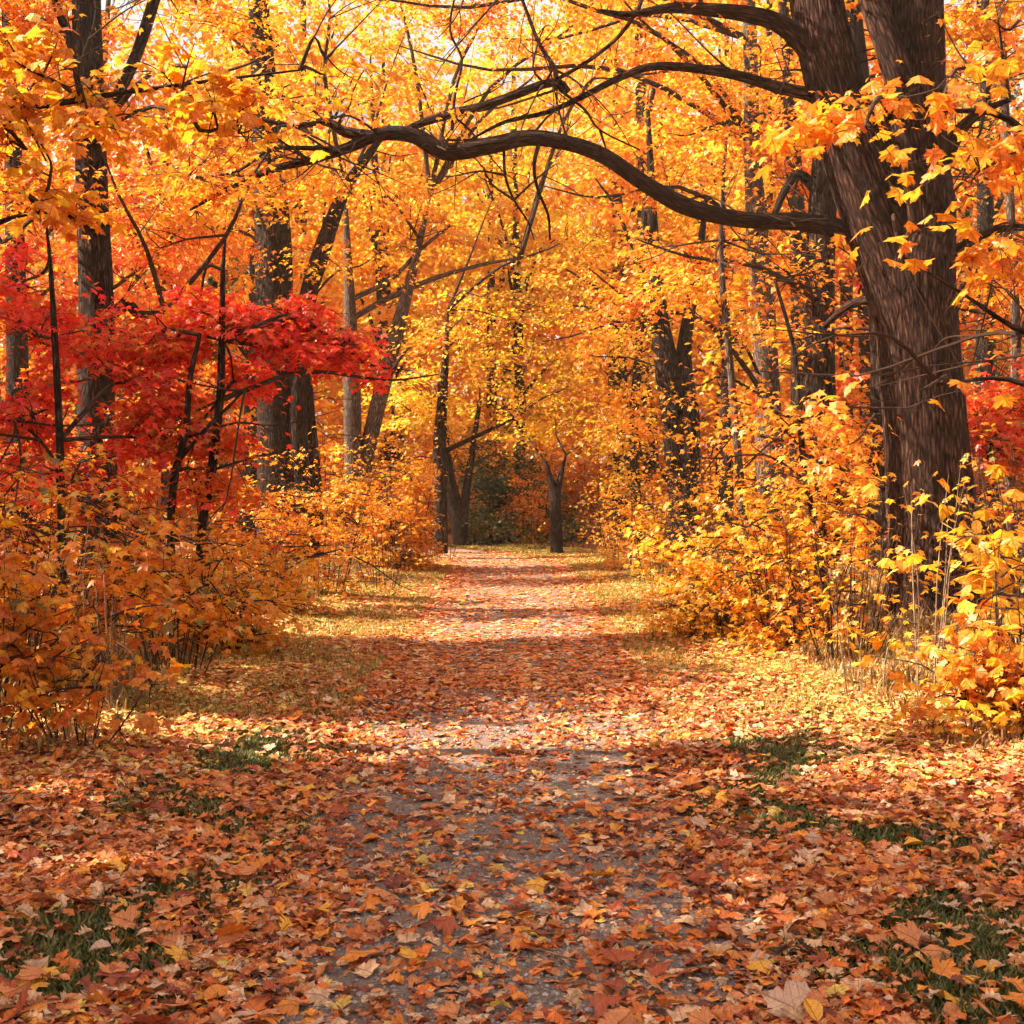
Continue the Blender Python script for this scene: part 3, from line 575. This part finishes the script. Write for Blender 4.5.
tree("maple_tree", "near left tree out at the side whose yellow sprays hang over the top left", "tree", 8.2,
     [(-90, 700, 20), (-88, 500, 18), (-80, 250, 15), (-60, 60, 12), (-40, -80, 9)],
     [(60, 215, 0, 45, 16, .3, 6), (180, 80, 0, 60, 20, .5, 7), (90, 110, 0, 70, 30, .5, 9), (30, 60, 0, 50, 40, .5, 8), (320, 70, .2, 60, 14, .5, 6), (230, 120, 0, 60, 24, .5, 7), (10, 130, 0, 30, 40, .5, 6)],
     'gold', per=11, size=.14, rad=.32, lod=L0,
     limbs=[[(-80, 200, 6), (0, 120, 4), (80, 100, 3), (180, 85, 2), (300, 70, 1)], [(-80, 260, 5), (-20, 230, 3), (40, 212, 2), (90, 222, 1)]])
tree("maple_tree", "orange maple deep behind the far left red leaves", "tree", 22,
     [(20, 560, 12), (18, 400, 11), (14, 200, 9), (10, 0, 7)],
     [(40, 60, 0, 80, 40, 1.5, 20), (150, 250, 0, 80, 40, 1.5, 26), (20, 260, 0, 70, 50, 1.5, 20), (160, 400, 0, 80, 50, 1.5, 26), (40, 440, 0, 60, 40, 1.5, 14)], 'deep')
# the lone tree at the bend
tree("maple_tree", "lone straight trunk with a small fork standing at the end of the path", "tree", 29,
     [(557, 558, 7), (556.5, 540, 6), (556, 515, 5.6), (555, 494, 5), (550, 476, 2.6), (546, 462, 1.4)],
     [(530, 435, 1, 46, 16, 1.5, 20), (580, 447, .5, 36, 14, 1.2, 14), (556, 420, .5, 40, 18, 1.5, 20)], 'lemon',
     stems=[[(556, 500, 4), (559, 485, 3.2), (562, 470, 2.2), (566, 455, 1)]], twigs=0)

# ------------------------------------------------------------------ shrubs
def shrub(label, px, Y, h, r, pal, size, n, stems=14, lod=None, bark=None, oval=False, kind="shrub", cat="shrub", per=26, low=0.25, leafrad=0.28):
    if Y > 12: low = min(low, .0)
    if Y > 15: stems = max(10, stems - 9)
    x = (px - 512) * Y / F; gz = float(ground_z(np.array(x), np.array(Y))); base = np.array([x, Y, gz])
    root = tag(empty(kind, base), label, cat)
    ts, sp, rt = [], [], []
    for k in range(stems):
        a = rng.uniform(0, 2 * math.pi); q = math.sqrt(rng.random()); lean = rng.uniform(.5, 1)
        b0 = base + np.array([math.cos(a) * r * .35 * q, math.sin(a) * r * .35 * q, 0]); b0[2] = float(ground_z(b0[0], b0[1])) - .03
        hh = h * rng.uniform(.65, 1.08)
        tip = base + np.array([math.cos(a) * r * q * lean * 1.1, math.sin(a) * r * q * lean * 1.1, hh])
        m1 = b0 + (tip - b0) * .45 + np.array([0, 0, hh * .12]) + rng.normal(0, .04, 3)
        w_ = rng.uniform(.0025, .0055) * (0.6 + h * .4)
        ts.append(((b0, m1, tip), (w_ * 1.4, w_, w_ * .35)))
        for j in range(n // stems):
            t = low + (1.05 - low) * rng.random() ** .8
            p = b0 * (1 - t) ** 2 + 2 * m1 * t * (1 - t) + tip * t * t
            off = rng.normal(0, 1, 3) * np.array([.2, .2, .08]) * (0.4 + r)
            rt.append(p); sp.append(p + off)
    tubes("stems", ts, bark or M_TWIG, root, base, sides=5, sub=4)
    sp, rt = np.array(sp), np.array(rt); g = ground_z(sp[:, 0], sp[:, 1]) + .08; sp[:, 2] = np.maximum(sp[:, 2], g)
    o = crown_object("foliage", sp, rt, rng.uniform(.6, 1.3, len(sp)) * leafrad, pal, size, per, lod or (L0O + L0[:2] if oval else lod_for(Y)), root, base)
    if o: NLEAF[0] += len(o.data.polygons)
    return root
# left side, near to far
shrub("tangled orange and olive shrub with large leaves at the left edge", -10, 7.9, 1.25, .75, 'mixed', .13, 90, 22, per=9, leafrad=.2)
shrub("low rusty orange seedlings under the left edge shrub", 75, 7.9, .6, .5, 'mixed', .10, 50, 16, per=7, leafrad=.18)
shrub("leggy orange shrub with one pale bare stem in front of the tall dark left trunk", 110, 9.2, 1.25, .6, 'mixed', .12, 80, 18, per=7, leafrad=.2, bark=M_STEM)
shrub("broad orange shrub with yellow top leaves behind the leggy left one", 30, 10.4, 1.5, 1.0, 'mixed', .105, 150, 22, per=11)
shrub("olive and orange shrub spilling to the left verge", 175, 10.6, 1.0, .75, 'mixed', .11, 120, 26, per=10)
shrub("rust coloured low shrub at the left edge of the leaf carpet", 225, 12.2, .8, .7, 'gold', .10, 160, 24, per=14)
shrub("orange red shrub below the crooked scarlet sapling", 150, 13.4, 1.35, .9, 'mixed', .095, 160, 22, per=18)
shrub("golden orange shrub between the left verge and the clustered trunk", 270, 15.5, 1.3, .95, 'mixed', .10, 220, 24, per=20)
shrub("crimson tinged shrub at the foot of the tall dark left trunk", 60, 13.4, 1.5, 1.2, 'deep', .10, 180, 20, per=18)
shrub("bright yellow shrub in front of the clustered trunk", 320, 18.5, 2.1, 1.2, 'gold', .10, 260, 24, per=22)
shrub("round golden shrub leaning over the left verge", 385, 19.5, 1.55, .9, 'gold', .09, 240, 22, per=22)
shrub("amber shrub filling the gap left of the slim upright trunk", 400, 24, 2.3, 1.2, 'gold', .10, 260, 22, per=24)
shrub("far yellow shrub beside the slim upright trunk", 438, 27, 1.6, .8, 'yellow', .09, 160, 18, per=24)
shrub("orange shrub behind the pale straight trunk on the left", 330, 26, 2.6, 1.8, 'orange', .11, 240, 18, per=24)
shrub("dark orange shrub under the crimson leaves far left", 0, 16, 2.0, 1.6, 'deep', .11, 220, 18, per=20)
shrub("tall orange shrub between the tall dark trunk and the clustered trunk", 200, 19, 2.6, 1.8, 'orange', .11, 260, 20, per=22)
# right side, near to far
shrub("leggy shrub with big golden oval leaves in front of the huge trunk", 925, 9.2, 1.6, .6, 'yellow', .15, 90, 8, per=7, oval=True, bark=M_STEM, low=.22, leafrad=.2)
shrub("pale yellow leaved seedling with whitish stems at the edge of the sunlit leaf carpet", 865, 9.4, .85, .4, 'yellow', .11, 50, 6, per=6, oval=True, bark=M_STEM, low=.3, leafrad=.15)
shrub("large leaved orange shrub at the right edge", 1010, 8.2, 1.3, .5, 'gold', .15, 60, 8, per=6, oval=True, low=.2, leafrad=.22)
shrub("low twiggy orange shrub at the bottom of the right edge", 1000, 8.0, .5, .5, 'gold', .11, 70, 12, per=7, leafrad=.16, bark=M_STEM)
shrub("tangled orange shrub at the foot of the huge forked trunk", 850, 11.4, 1.35, .8, 'gold', .10, 130, 26, per=11)
shrub("golden shrub right of the huge trunk", 1025, 10.5, 1.7, .8, 'mixed', .09, 80, 22, per=8)
shrub("orange brown shrub between the thin leaning sapling and the verge", 800, 12.4, 1.5, .9, 'gold', .10, 220, 24, per=18)
shrub("bright yellow shrub bending over the right verge", 730, 14.2, 1.35, .85, 'yellow', .095, 230, 24, per=20)
shrub("dense orange shrub around the thin leaning sapling", 780, 15.5, 2.0, 1.2, 'gold', .10, 260, 22, per=20)
shrub("low golden shrub under the bright yellow one", 705, 13.6, .6, .6, 'yellow', .08, 100, 22, per=14)
shrub("golden shrub at the foot of the peeling twin trunk", 655, 20.5, 1.6, .9, 'gold', .09, 230, 22, per=22)
shrub("yellow orange shrub arching over the narrowing right verge", 625, 24.5, 1.7, .9, 'gold', .09, 230, 20, per=22)
shrub("orange shrub behind the peeling twin trunk", 720, 22, 2.6, 1.6, 'gold', .11, 260, 20, per=22)
shrub("deep orange shrub near the path bend on the right", 605, 28.5, 1.9, .9, 'yellow', .10, 170, 18, per=24)
shrub("tall orange shrub deep behind the sunlit trunk on the right", 850, 20, 2.4, 1.6, 'orange', .11, 240, 20, per=22)
shrub("rust coloured shrub at the far right beyond the huge trunk", 990, 15, 1.9, 1.3, 'rust', .11, 200, 20, per=18)
# the dark shrubs closing the view
shrub("tall dark green shrub closing the view at the end of the path", 505, 38, 2.9, 1.8, 'olive', .13, 260, 18, per=26)
shrub("blue green conifer bush right of the lone trunk", 574, 36, 1.3, .9, 'green', .12, 120, 14, per=22, low=.02)
shrub("brown orange shrub left of the lone trunk", 530, 35, 1.9, 1.1, 'mixed', .12, 180, 18, per=24)
shrub("low green shrub at the left end of the path", 478, 35, 1.0, .9, 'olive', .12, 100, 16, per=22, low=.05)

shrub("low muted green bush closing the path bend, left part", 488, 33, .9, .9, 'green', .13, 90, 14, per=22, low=.02)
shrub("low olive bush just left of the lone trunk base", 530, 33.5, .8, .8, 'olive', .13, 90, 14, per=22, low=.02)
shrub("low green bush right behind the lone trunk", 560, 33, .8, .7, 'green', .13, 80, 14, per=22, low=.02)
shrub("muted green bush standing higher in the middle of the path end", 512, 36, 1.9, 1.3, 'green', .14, 150, 14, per=22, low=.02)
# ------------------------------------------------------------------ woods beyond: trees copied from a few
def far_tree(pal, h, seed):
    base = np.zeros(3); root = empty("maple_tree", base)
    lean = rng.normal(0, .5, 2)
    p = [(0, 0, -.3), (lean[0] * .1, lean[1] * .1, h * .2), (lean[0] * .5, lean[1] * .5, h * .5), (lean[0], lean[1], h * .85)]
    tubes("trunk", [(np.array(p), (.26, .2, .15, .05))], M_BARK, root, base, sides=10, ridge=.06)
    n = 90; u = rng.normal(size=(n, 3)); u /= np.linalg.norm(u, axis=1)[:, None]; u *= rng.random((n, 1)) ** .4
    sp = np.array([lean[0] * .5, lean[1] * .5, h * .52]) + u * np.array([2.9, 2.9, h * .46])
    rt = sp * np.array([.35, .35, .88]); rt[:, 2] = np.minimum(rt[:, 2], h * .85)
    od = sp[:, :2] / (np.linalg.norm(sp[:, :2], axis=1)[:, None] + 1e-6)
    C, yaw, tilt, roll, sz, idx = spray_leaves(sp, od, rng.uniform(.7, 1.3, n) * .95, 62, .19)
    V, T, li = place(L3, C, yaw, tilt, roll, sz)
    cols = colours(pal, len(C), idx)[li]
    link("crown", make_mesh("crown", V, T, cols), [M_LEAF], root)
    lim = []
    for k in range(9):
        q = sp[rng.integers(n)]; z0 = max(h * .25, q[2] * .7); f = z0 / (h * .85)
        a = np.array([lean[0] * f, lean[1] * f, z0]); lim.append(((a, (a + q) / 2 + np.array([0, 0, .3]), q), (.07, .045, .015)))
    for q in lim: tubes("limb", [q], M_BARK, root, base, sides=5)
    return root
PROTO = [far_tree('gold', 13, 0), far_tree('orange', 15, 1), far_tree('deep', 12, 2), far_tree('lemon', 14, 3), far_tree('olive', 10, 4)]
NAMES = ['golden', 'orange', 'deep orange', 'yellow', 'olive green']
spots = []
for row, (Y0, dx, n) in enumerate([(36, 3.3, 9), (43, 3.6, 11), (52, 4.2, 13)]):
    for k in range(n):
        x = (k - (n - 1) / 2) * dx + rng.uniform(-.8, .8)
        spots.append((x, Y0 + rng.uniform(-1.8, 1.8), row))
used = [False] * 5
for k, (x, y, row) in enumerate(spots):
    if row == 0 and -3.4 < x < 3.4: y += 5; x *= 1.3
    j = int(rng.choice(5, p=[.40, .06, .0, .54, .0] if abs(x) < 9 else [.30, .28, .18, .16, .08]))
    src = PROTO[j]
    if used[j]:
        r = src.copy(); COL.objects.link(r)
        for ch in list(src.children):
            c = ch.copy(); COL.objects.link(c); c.parent = r
    else: r = src; used[j] = True
    s = rng.uniform(.9, 1.35)
    r.location = (x, y, 0); r.rotation_euler = (0, 0, rng.uniform(0, 6.28)); r.scale = (s, s, s * (1.15 if abs(x) < 4 else 1.3))
    side = "left of" if x < -1.5 else "right of" if x > 1.5 else "straight beyond"
    dist = ["in the first row of woods", "in the middle of the woods", "in the deepest woods"][row]
    tag(r, f"{NAMES[j]} leaved maple {side} the path end {dist}", "tree", f"{NAMES[j]} trees {side} the path end, {dist}")
for j, u_ in enumerate(used):
    if not u_:
        for ch in list(PROTO[j].children): bpy.data.objects.remove(ch)
        bpy.data.objects.remove(PROTO[j])
# undergrowth between the far trunks: shrubs copied from two
us = [shrub("x", 512, 44, 3.0, 1.9, p_, .17, 170, 16, per=22, low=.02, leafrad=.4, lod=L3) for p_ in ('gold', 'deep')]
k_ = 0
for yy, xx0 in ((37.5, 4.2), (45, 2.4), (50, 0.3)):
    for sg in (-1, 1):
        for q in range(6):
            x = sg * (xx0 + q * 2.7 + rng.uniform(-.4, .4)); y = yy + rng.uniform(-1, 1); j = int(rng.integers(2))
            if k_ < 2: r_ = us[k_]; j = k_
            else:
                r_ = us[j].copy(); COL.objects.link(r_)
                for ch in list(us[j].children): c = ch.copy(); COL.objects.link(c); c.parent = r_
            k_ += 1
            r_.location = (x, y, 0); r_.rotation_euler = (0, 0, rng.uniform(0, 6.28)); sc = rng.uniform(.8, 1.25); r_.scale = (sc, sc, sc)
            w1 = "golden" if j == 0 else "deep orange"; w2 = "left" if sg < 0 else "right"; w3 = {37.5: "just behind the path end", 45: "between the far trunks", 50: "deep in the far woods"}[yy]
            tag(r_, f"{w1} bush {w3} on the {w2}", "shrub", f"{w1} bushes {w3} on the {w2}")
n = 110000
C = np.stack([rng.uniform(-60, 60, n), rng.uniform(60, 72, n), 24 * rng.random(n) ** 1.05], 1); C[:, 2] *= .75 + .35 * sn(C[:, 0] * .25, C[:, 1] * .2, 3)
V, T, li = place(L3, C, rng.uniform(0, 6.28, n), rng.normal(.6, .5, n), rng.normal(0, .5, n), .55 * rng.uniform(.6, 1.3, n))
cl = (sn(C[:, 0] * .3, C[:, 2] * .4, 1) > 0)
cc = np.where(cl[:, None], colours('gold', n), colours('mixed', n))
tag(link("far_woods", make_mesh("far_woods", V, T, cc[li]), [M_LEAF]), "mass of autumn woods closing the view far behind the trees", kind="stuff")
hz = bpy.data.materials.new("glow haze"); hz.use_nodes = True; hz.node_tree.nodes.clear()  # warm haze added to lend the far centre a golden glow
pv = hz.node_tree.nodes.new("ShaderNodeVolumePrincipled"); pv.inputs["Color"].default_value = (1.0, 0.90, 0.68, 1); pv.inputs["Density"].default_value = 0.0007
pv.inputs["Anisotropy"].default_value = 0.3
ho = hz.node_tree.nodes.new("ShaderNodeOutputMaterial"); hz.node_tree.links.new(pv.outputs[0], ho.inputs[1])
bv = np.array([(x, y, z) for z in (-1.5, 34) for y in (-45, 305) for x in (-205, 205)], float)
tag(link("haze", make_mesh("haze", bv, np.array([[0, 2, 3, 1], [4, 5, 7, 6], [0, 1, 5, 4], [2, 6, 7, 3], [0, 4, 6, 2], [1, 3, 7, 5]])), [hz]), "thin warm haze added for a golden glow among the far trees", kind="stuff")
# trees standing out at the left, whose shade falls across the foreground
def side_tree(label, x, y, h, pal):
    gz = float(ground_z(np.array(x), np.array(y))); base = np.array([x, y, gz]); root = tag(empty("maple_tree", base), label, "tree")
    tubes("trunk", [(np.array([(x, y, gz - .2), (x, y, gz + 1), (x + .1, y, h * .5), (x, y, h)]), (.3, .24, .18, .06))], M_BARK, root, base, sides=14, ridge=.06)
    n = 240; u = rng.normal(size=(n, 3)); u /= np.linalg.norm(u, axis=1)[:, None]; u *= rng.random((n, 1)) ** .4
    sp = np.array([x, y, h * .62]) + u * np.array([2.6, 2.6, h * .40]); rt = sp.copy(); rt[:, :2] = (sp[:, :2] - [x, y]) * .3 + [x, y]; rt[:, 2] -= .5
    crown_object("crown", sp, rt, rng.uniform(.7, 1.2, n) * .8, pal, .17, 60, L2, root, base)
side_tree("golden maple beyond the left edge, shading the near path", -6.3, 3.6, 8.0, 'gold')
side_tree("broad orange maple standing just left of the near path", -7.6, 5.0, 10.5, 'orange')
side_tree("orange maple beyond the left edge beside the near shrubs", -8.6, 6.2, 9, 'orange')
side_tree("deep orange maple just outside the left edge", -10.5, 1.0, 10, 'deep')
side_tree("yellow maple set back outside the left edge", -12.0, 9.5, 11, 'yellow')
side_tree("gold leaved maple left of the light band, outside the frame", -11.5, 11.8, 12, 'gold')
side_tree("rusty maple set well left of the frame beyond the shrubs", -15.5, 12.6, 15, 'orange')
side_tree("orange maple behind the viewer on the left", -7.5, -0.8, 8, 'orange')

# ------------------------------------------------------------------ fallen leaves
LIT = np.array([(0.66, 0.22, 0.075), (0.70, 0.16, 0.022), (0.42, 0.08, 0.028), (0.72, 0.41, 0.23), (0.76, 0.26, 0.03), (0.24, 0.045, 0.022), (0.78, 0.48, 0.10)])
LITP = np.array([.30, .20, .14, .19, .09, .05, .03])
def grass_patch(x, y):
    a = np.exp(-((np.abs(x) - 1.6 - .12 * sn(y * .9, x * 0 + 1, 4)) / .55) ** 2) * sstep(-.35, .25, sn(x * 1.3, y * 1.5, 8)) * (y < 9.5)
    return a * (1 - sstep(8, 9.5, y))
def litter(n, y0, y1, ypow, size, templates, lod_lift=.012):
    y = y0 + (y1 - y0) * rng.random(n) ** ypow; x = rng.uniform(-1, 1, n) * np.minimum(0.43 * y + 1.0, 5.5)
    d = np.abs(x - path_x(y))
    dens = 0.21 + 0.79 * sstep(0.5, 1.5, d) + 0.5 * sstep(8.6, 11, y) * (1 - .75 * sstep(12.5, 15, y) * (d < 1.0)) + .13 * sn(x * 3, y * 2, 3)
    dens *= 0.62 + 0.55 * sstep(-.4, .4, sn(x * 2.0, y * 1.3, 6))
    dens *= 1 - .97 * grass_patch(x, y)
    k = rng.random(n) < dens; x, y = x[k], y[k]; n = len(x)
    z = ground_z(x, y) + .014 + rng.random(n) * (.018 + .02 * sstep(.8, 1.3, np.abs(x - path_x(y))))
    C = np.stack([x, y, z], 1)
    V, T, li = place(templates, C, rng.uniform(0, 6.28, n), rng.normal(0, .13, n), rng.normal(0, .15, n), size * (.5 + .95 * rng.random(n) ** 1.6))
    c = LIT[rng.choice(len(LIT), n, p=LITP)] * rng.uniform(.75, 1.15, (n, 1))
    yl = (rng.random(n) < .5 * sstep(1.2, 2.4, d[k]) * sstep(6, 9, y))[:, None]; c = np.where(yl, np.array([.80, .50, .12]) * rng.uniform(.75, 1.1, (n, 1)), c)
    return V, T, c[li], BLADE[0]
parts = [litter(105000, 3.3, 11, 1.2, .062, GL), litter(60000, 3.3, 12, 1.1, .034, GL), litter(100000, 10.5, 22, 1.1, .078, [L1[0], L2[0]]), litter(48000, 21, 30.5, 1.0, .09, L2)]
off = 0; Vs, Ts, Cs, bl0 = [], [], [], parts[0][3]
for V, T, c, _ in parts: Vs.append(V); Ts.append(T + off); Cs.append(c); off += len(V)
me = make_mesh("fallen_leaves", np.concatenate(Vs), np.concatenate(Ts), np.concatenate(Cs)); set_blade(me, bl0)
tag(link("fallen_leaves", me, [M_LITTER]),
    "carpet of fallen orange and salmon leaves over path and verges", kind="stuff")
# the leaves lying nearest, each on its own
kinds = [("maple", GL[0], 0), ("maple", GL[1], 0), ("maple", GL[2], 0), ("oak", GL[3], 1), ("oak", GL[4], 1), ("oval", GL[5], 2), ("curled maple", GL[6], 0)]
cn = [("salmon", LIT[0]), ("orange", (0.72, 0.22, 0.03)), ("rust brown", LIT[2]), ("pale pink", (0.62, 0.36, 0.24)), ("amber", (0.8, 0.36, 0.04))]
LM = {}
def leaf_mesh(ki, ci):
    if (ki, ci) not in LM:
        V, T = kinds[ki][1]; c = np.tile(np.array(cn[ci][1]), (len(T), 1)) * rng.uniform(.9, 1.08, (len(T), 1))
        st, sq = tube_arrays([(0, 0.02, 0), (0.02, -.2, .03), (0.05, -.42, .0)], (.014, .010, .008), sides=4, sub=2)
        sq = sq + len(V); st3 = np.concatenate([sq[:, [0, 1, 2]], sq[:, [0, 2, 3]]])
        LM[ki, ci] = make_mesh("fallen_leaf", np.concatenate([V, st]), np.concatenate([T, st3]), np.concatenate([c, np.full((len(st3), 3), .22)]))
        set_blade(LM[ki, ci], np.concatenate([V[:, :2], np.ones((len(V), 1))], 1))
    return LM[ki, ci]
cnt = 0
while cnt < 290:
    y = 3.9 + 3.6 * rng.random() ** 1.4; x = rng.uniform(-.40, .40) * y
    d = abs(x)
    if rng.random() > .35 + .65 * sstep(.2, 1.1, d): continue
    ki = int(rng.choice(7, p=[.2, .2, .16, .1, .08, .08, .18])); ci = int(rng.choice(5, p=[.3, .28, .14, .14, .14]))
    o = link("fallen_leaf", leaf_mesh(ki, ci), [M_LITTER])
    o.location = (x, y, float(ground_z(np.array(x), np.array(y))) + .035 + rng.random() * .012); s = .075 + .06 * rng.random() ** 1.5; o.scale = (s, s, s)
    o.rotation_euler = (rng.normal(0, .22), rng.normal(0, .22), rng.uniform(0, 6.28))
    where = "lying on the bare middle of the path" if d < .55 else "lying along the left edge of the path" if x < 0 and d < 1.2 else "lying along the right edge of the path" if d < 1.2 else "lying on the left grass verge" if x < 0 else "lying on the right grass verge"
    tag(o, f"{cn[ci][0]} fallen {kinds[ki][0]} leaf {where}", "leaf", f"{cn[ci][0]} {kinds[ki][0]} leaves {where}"); cnt += 1

n = 40000; y = 3.4 + 14 * rng.random(n) ** 1.8; x = path_x(y) + rng.normal(0, .62, n); k = np.abs(x) < 1.2; x, y = x[k], y[k]; n = len(x)
C = np.stack([x, y, ground_z(x, y) + .012], 1); sz = .0035 + .010 * rng.random(n) ** 3
ov = np.array([(1, 0, 0), (0, 1, 0), (-1, 0, 0), (0, -1, 0), (.1, 0, .7), (.7, .7, .25), (-.7, .6, .3), (-.6, -.7, .2), (.7, -.6, .3)])
ot = np.array([[0, 5, 4], [5, 1, 4], [1, 6, 4], [6, 2, 4], [2, 7, 4], [7, 3, 4], [3, 8, 4], [8, 0, 4]])
a = rng.uniform(0, 6.28, n)[:, None]; sx_, sy_ = rng.uniform(.7, 1.4, (n, 1)), rng.uniform(.7, 1.2, (n, 1))
vx, vy, vz = ov[None, :, 0] * sx_, ov[None, :, 1] * sy_, ov[None, :, 2]
V = np.stack([(vx * np.cos(a) - vy * np.sin(a)) * sz[:, None] + C[:, 0:1], (vx * np.sin(a) + vy * np.cos(a)) * sz[:, None] + C[:, 1:2], vz * sz[:, None] + C[:, 2:3]], 2).reshape(-1, 3)
T = (ot[None] + (np.arange(n) * 9)[:, None, None]).reshape(-1, 3)
cc = np.array([.30, .23, .20]) * rng.uniform(.35, 1.5, (n, 1))
tag(link("gravel", make_mesh("gravel", V, T, np.repeat(cc, 8, 0)), [M_LITTER]), "fine greyish gravel on the bare parts of the path", kind="stuff")
# twigs dropped among the leaves
for q in range(16):
    y0 = rng.uniform(4.2, 8); x0 = rng.uniform(-.36, .36) * y0; a0 = rng.uniform(0, 3.1); L0_ = rng.uniform(.12, .4)
    p = [np.array([x0 + math.cos(a0) * L0_ * t + rng.normal(0, .012), y0 + math.sin(a0) * L0_ * t + rng.normal(0, .012), 0]) for t in (0, .33, .66, 1)]
    for v in p: v[2] = float(ground_z(v[0], v[1])) + .03
    b0 = p[0].copy(); o = tubes("twig", [(p, (.004, .0035, .003, .0015))], M_STEM, None, b0, sides=5, sub=3); o.location = b0
    ww = "on the path" if abs(x0) < 1 else "on the left verge" if x0 < 0 else "on the right verge"
    tag(o, f"thin bare twig dropped among the fallen leaves {ww}", "twig", f"twigs dropped {ww}")

# ------------------------------------------------------------------ grass
def blades(name, label, n, yr, dr, cols, h, thr):
    y = yr[0] + (yr[1] - yr[0]) * rng.random(n) ** 1.1; side = rng.choice([-1, 1], n); d = rng.uniform(*dr, n); x = path_x(y) + side * d
    k = ((grass_patch(x, y) > .35 + .15 * rng.normal(size=n)) if thr is None else (sn(x * 1.1, y * .8, 2) + .25 * rng.normal(size=n) > thr)) & (y > 3.3); x, y = x[k], y[k]; n = len(x)
    z = ground_z(x, y); a = rng.uniform(0, 6.28, n); hh = h * rng.uniform(.5, 1.3, n); l = rng.uniform(.2, .9, n) * hh
    wd = .0035 * (1 + y / 7); b = np.stack([x, y, z - .01], 1)
    dx, dy = np.cos(a), np.sin(a); px_, py_ = -dy * wd, dx * wd
    p0 = b + np.stack([px_, py_, 0 * a], 1); p1 = b - np.stack([px_, py_, 0 * a], 1)
    m = b + np.stack([dx * l * .35, dy * l * .35, hh * .65], 1); p2 = m + np.stack([px_, py_, 0 * a], 1) * .8; p3 = m - np.stack([px_, py_, 0 * a], 1) * .8
    t = b + np.stack([dx * l, dy * l, hh], 1)
    V = np.stack([p0, p1, p3, p2, t], 1).reshape(-1, 3); o = np.arange(n)[:, None, None] * 5
    T = (np.array([[0, 1, 2], [0, 2, 3], [3, 2, 4]])[None] + o).reshape(-1, 3)
    c = np.array(cols)[rng.integers(0, len(cols), n)] * rng.uniform(.75, 1.2, (n, 1))
    tag(link(name, make_mesh(name, V, T, np.repeat(c, 3, 0)), [M_GRASS]), label, kind="stuff")
blades("grass", "dark green grass showing between the fallen leaves", 170000, (3.4, 9.5), (0.9, 2.6), [(0.09, 0.10, 0.018), (0.13, 0.125, 0.022), (0.06, 0.07, 0.015), (0.26, 0.19, 0.05)], .045, None)
blades("verge_grass", "yellow green grass along both verges farther down the path", 190000, (9, 33), (1.15, 3.4), [(0.34, 0.30, 0.05), (0.48, 0.36, 0.07), (0.16, 0.17, 0.03), (0.5, 0.24, 0.05)], .07, -.15)
blades("dry_grass", "dry straw coloured grass under the shrubs", 34000, (7.5, 24), (2.6, 5.0), [(0.40, 0.24, 0.09), (0.26, 0.13, 0.05), (0.16, 0.12, 0.03)], .15, -.3)
print("leaf triangles", NLEAF[0])
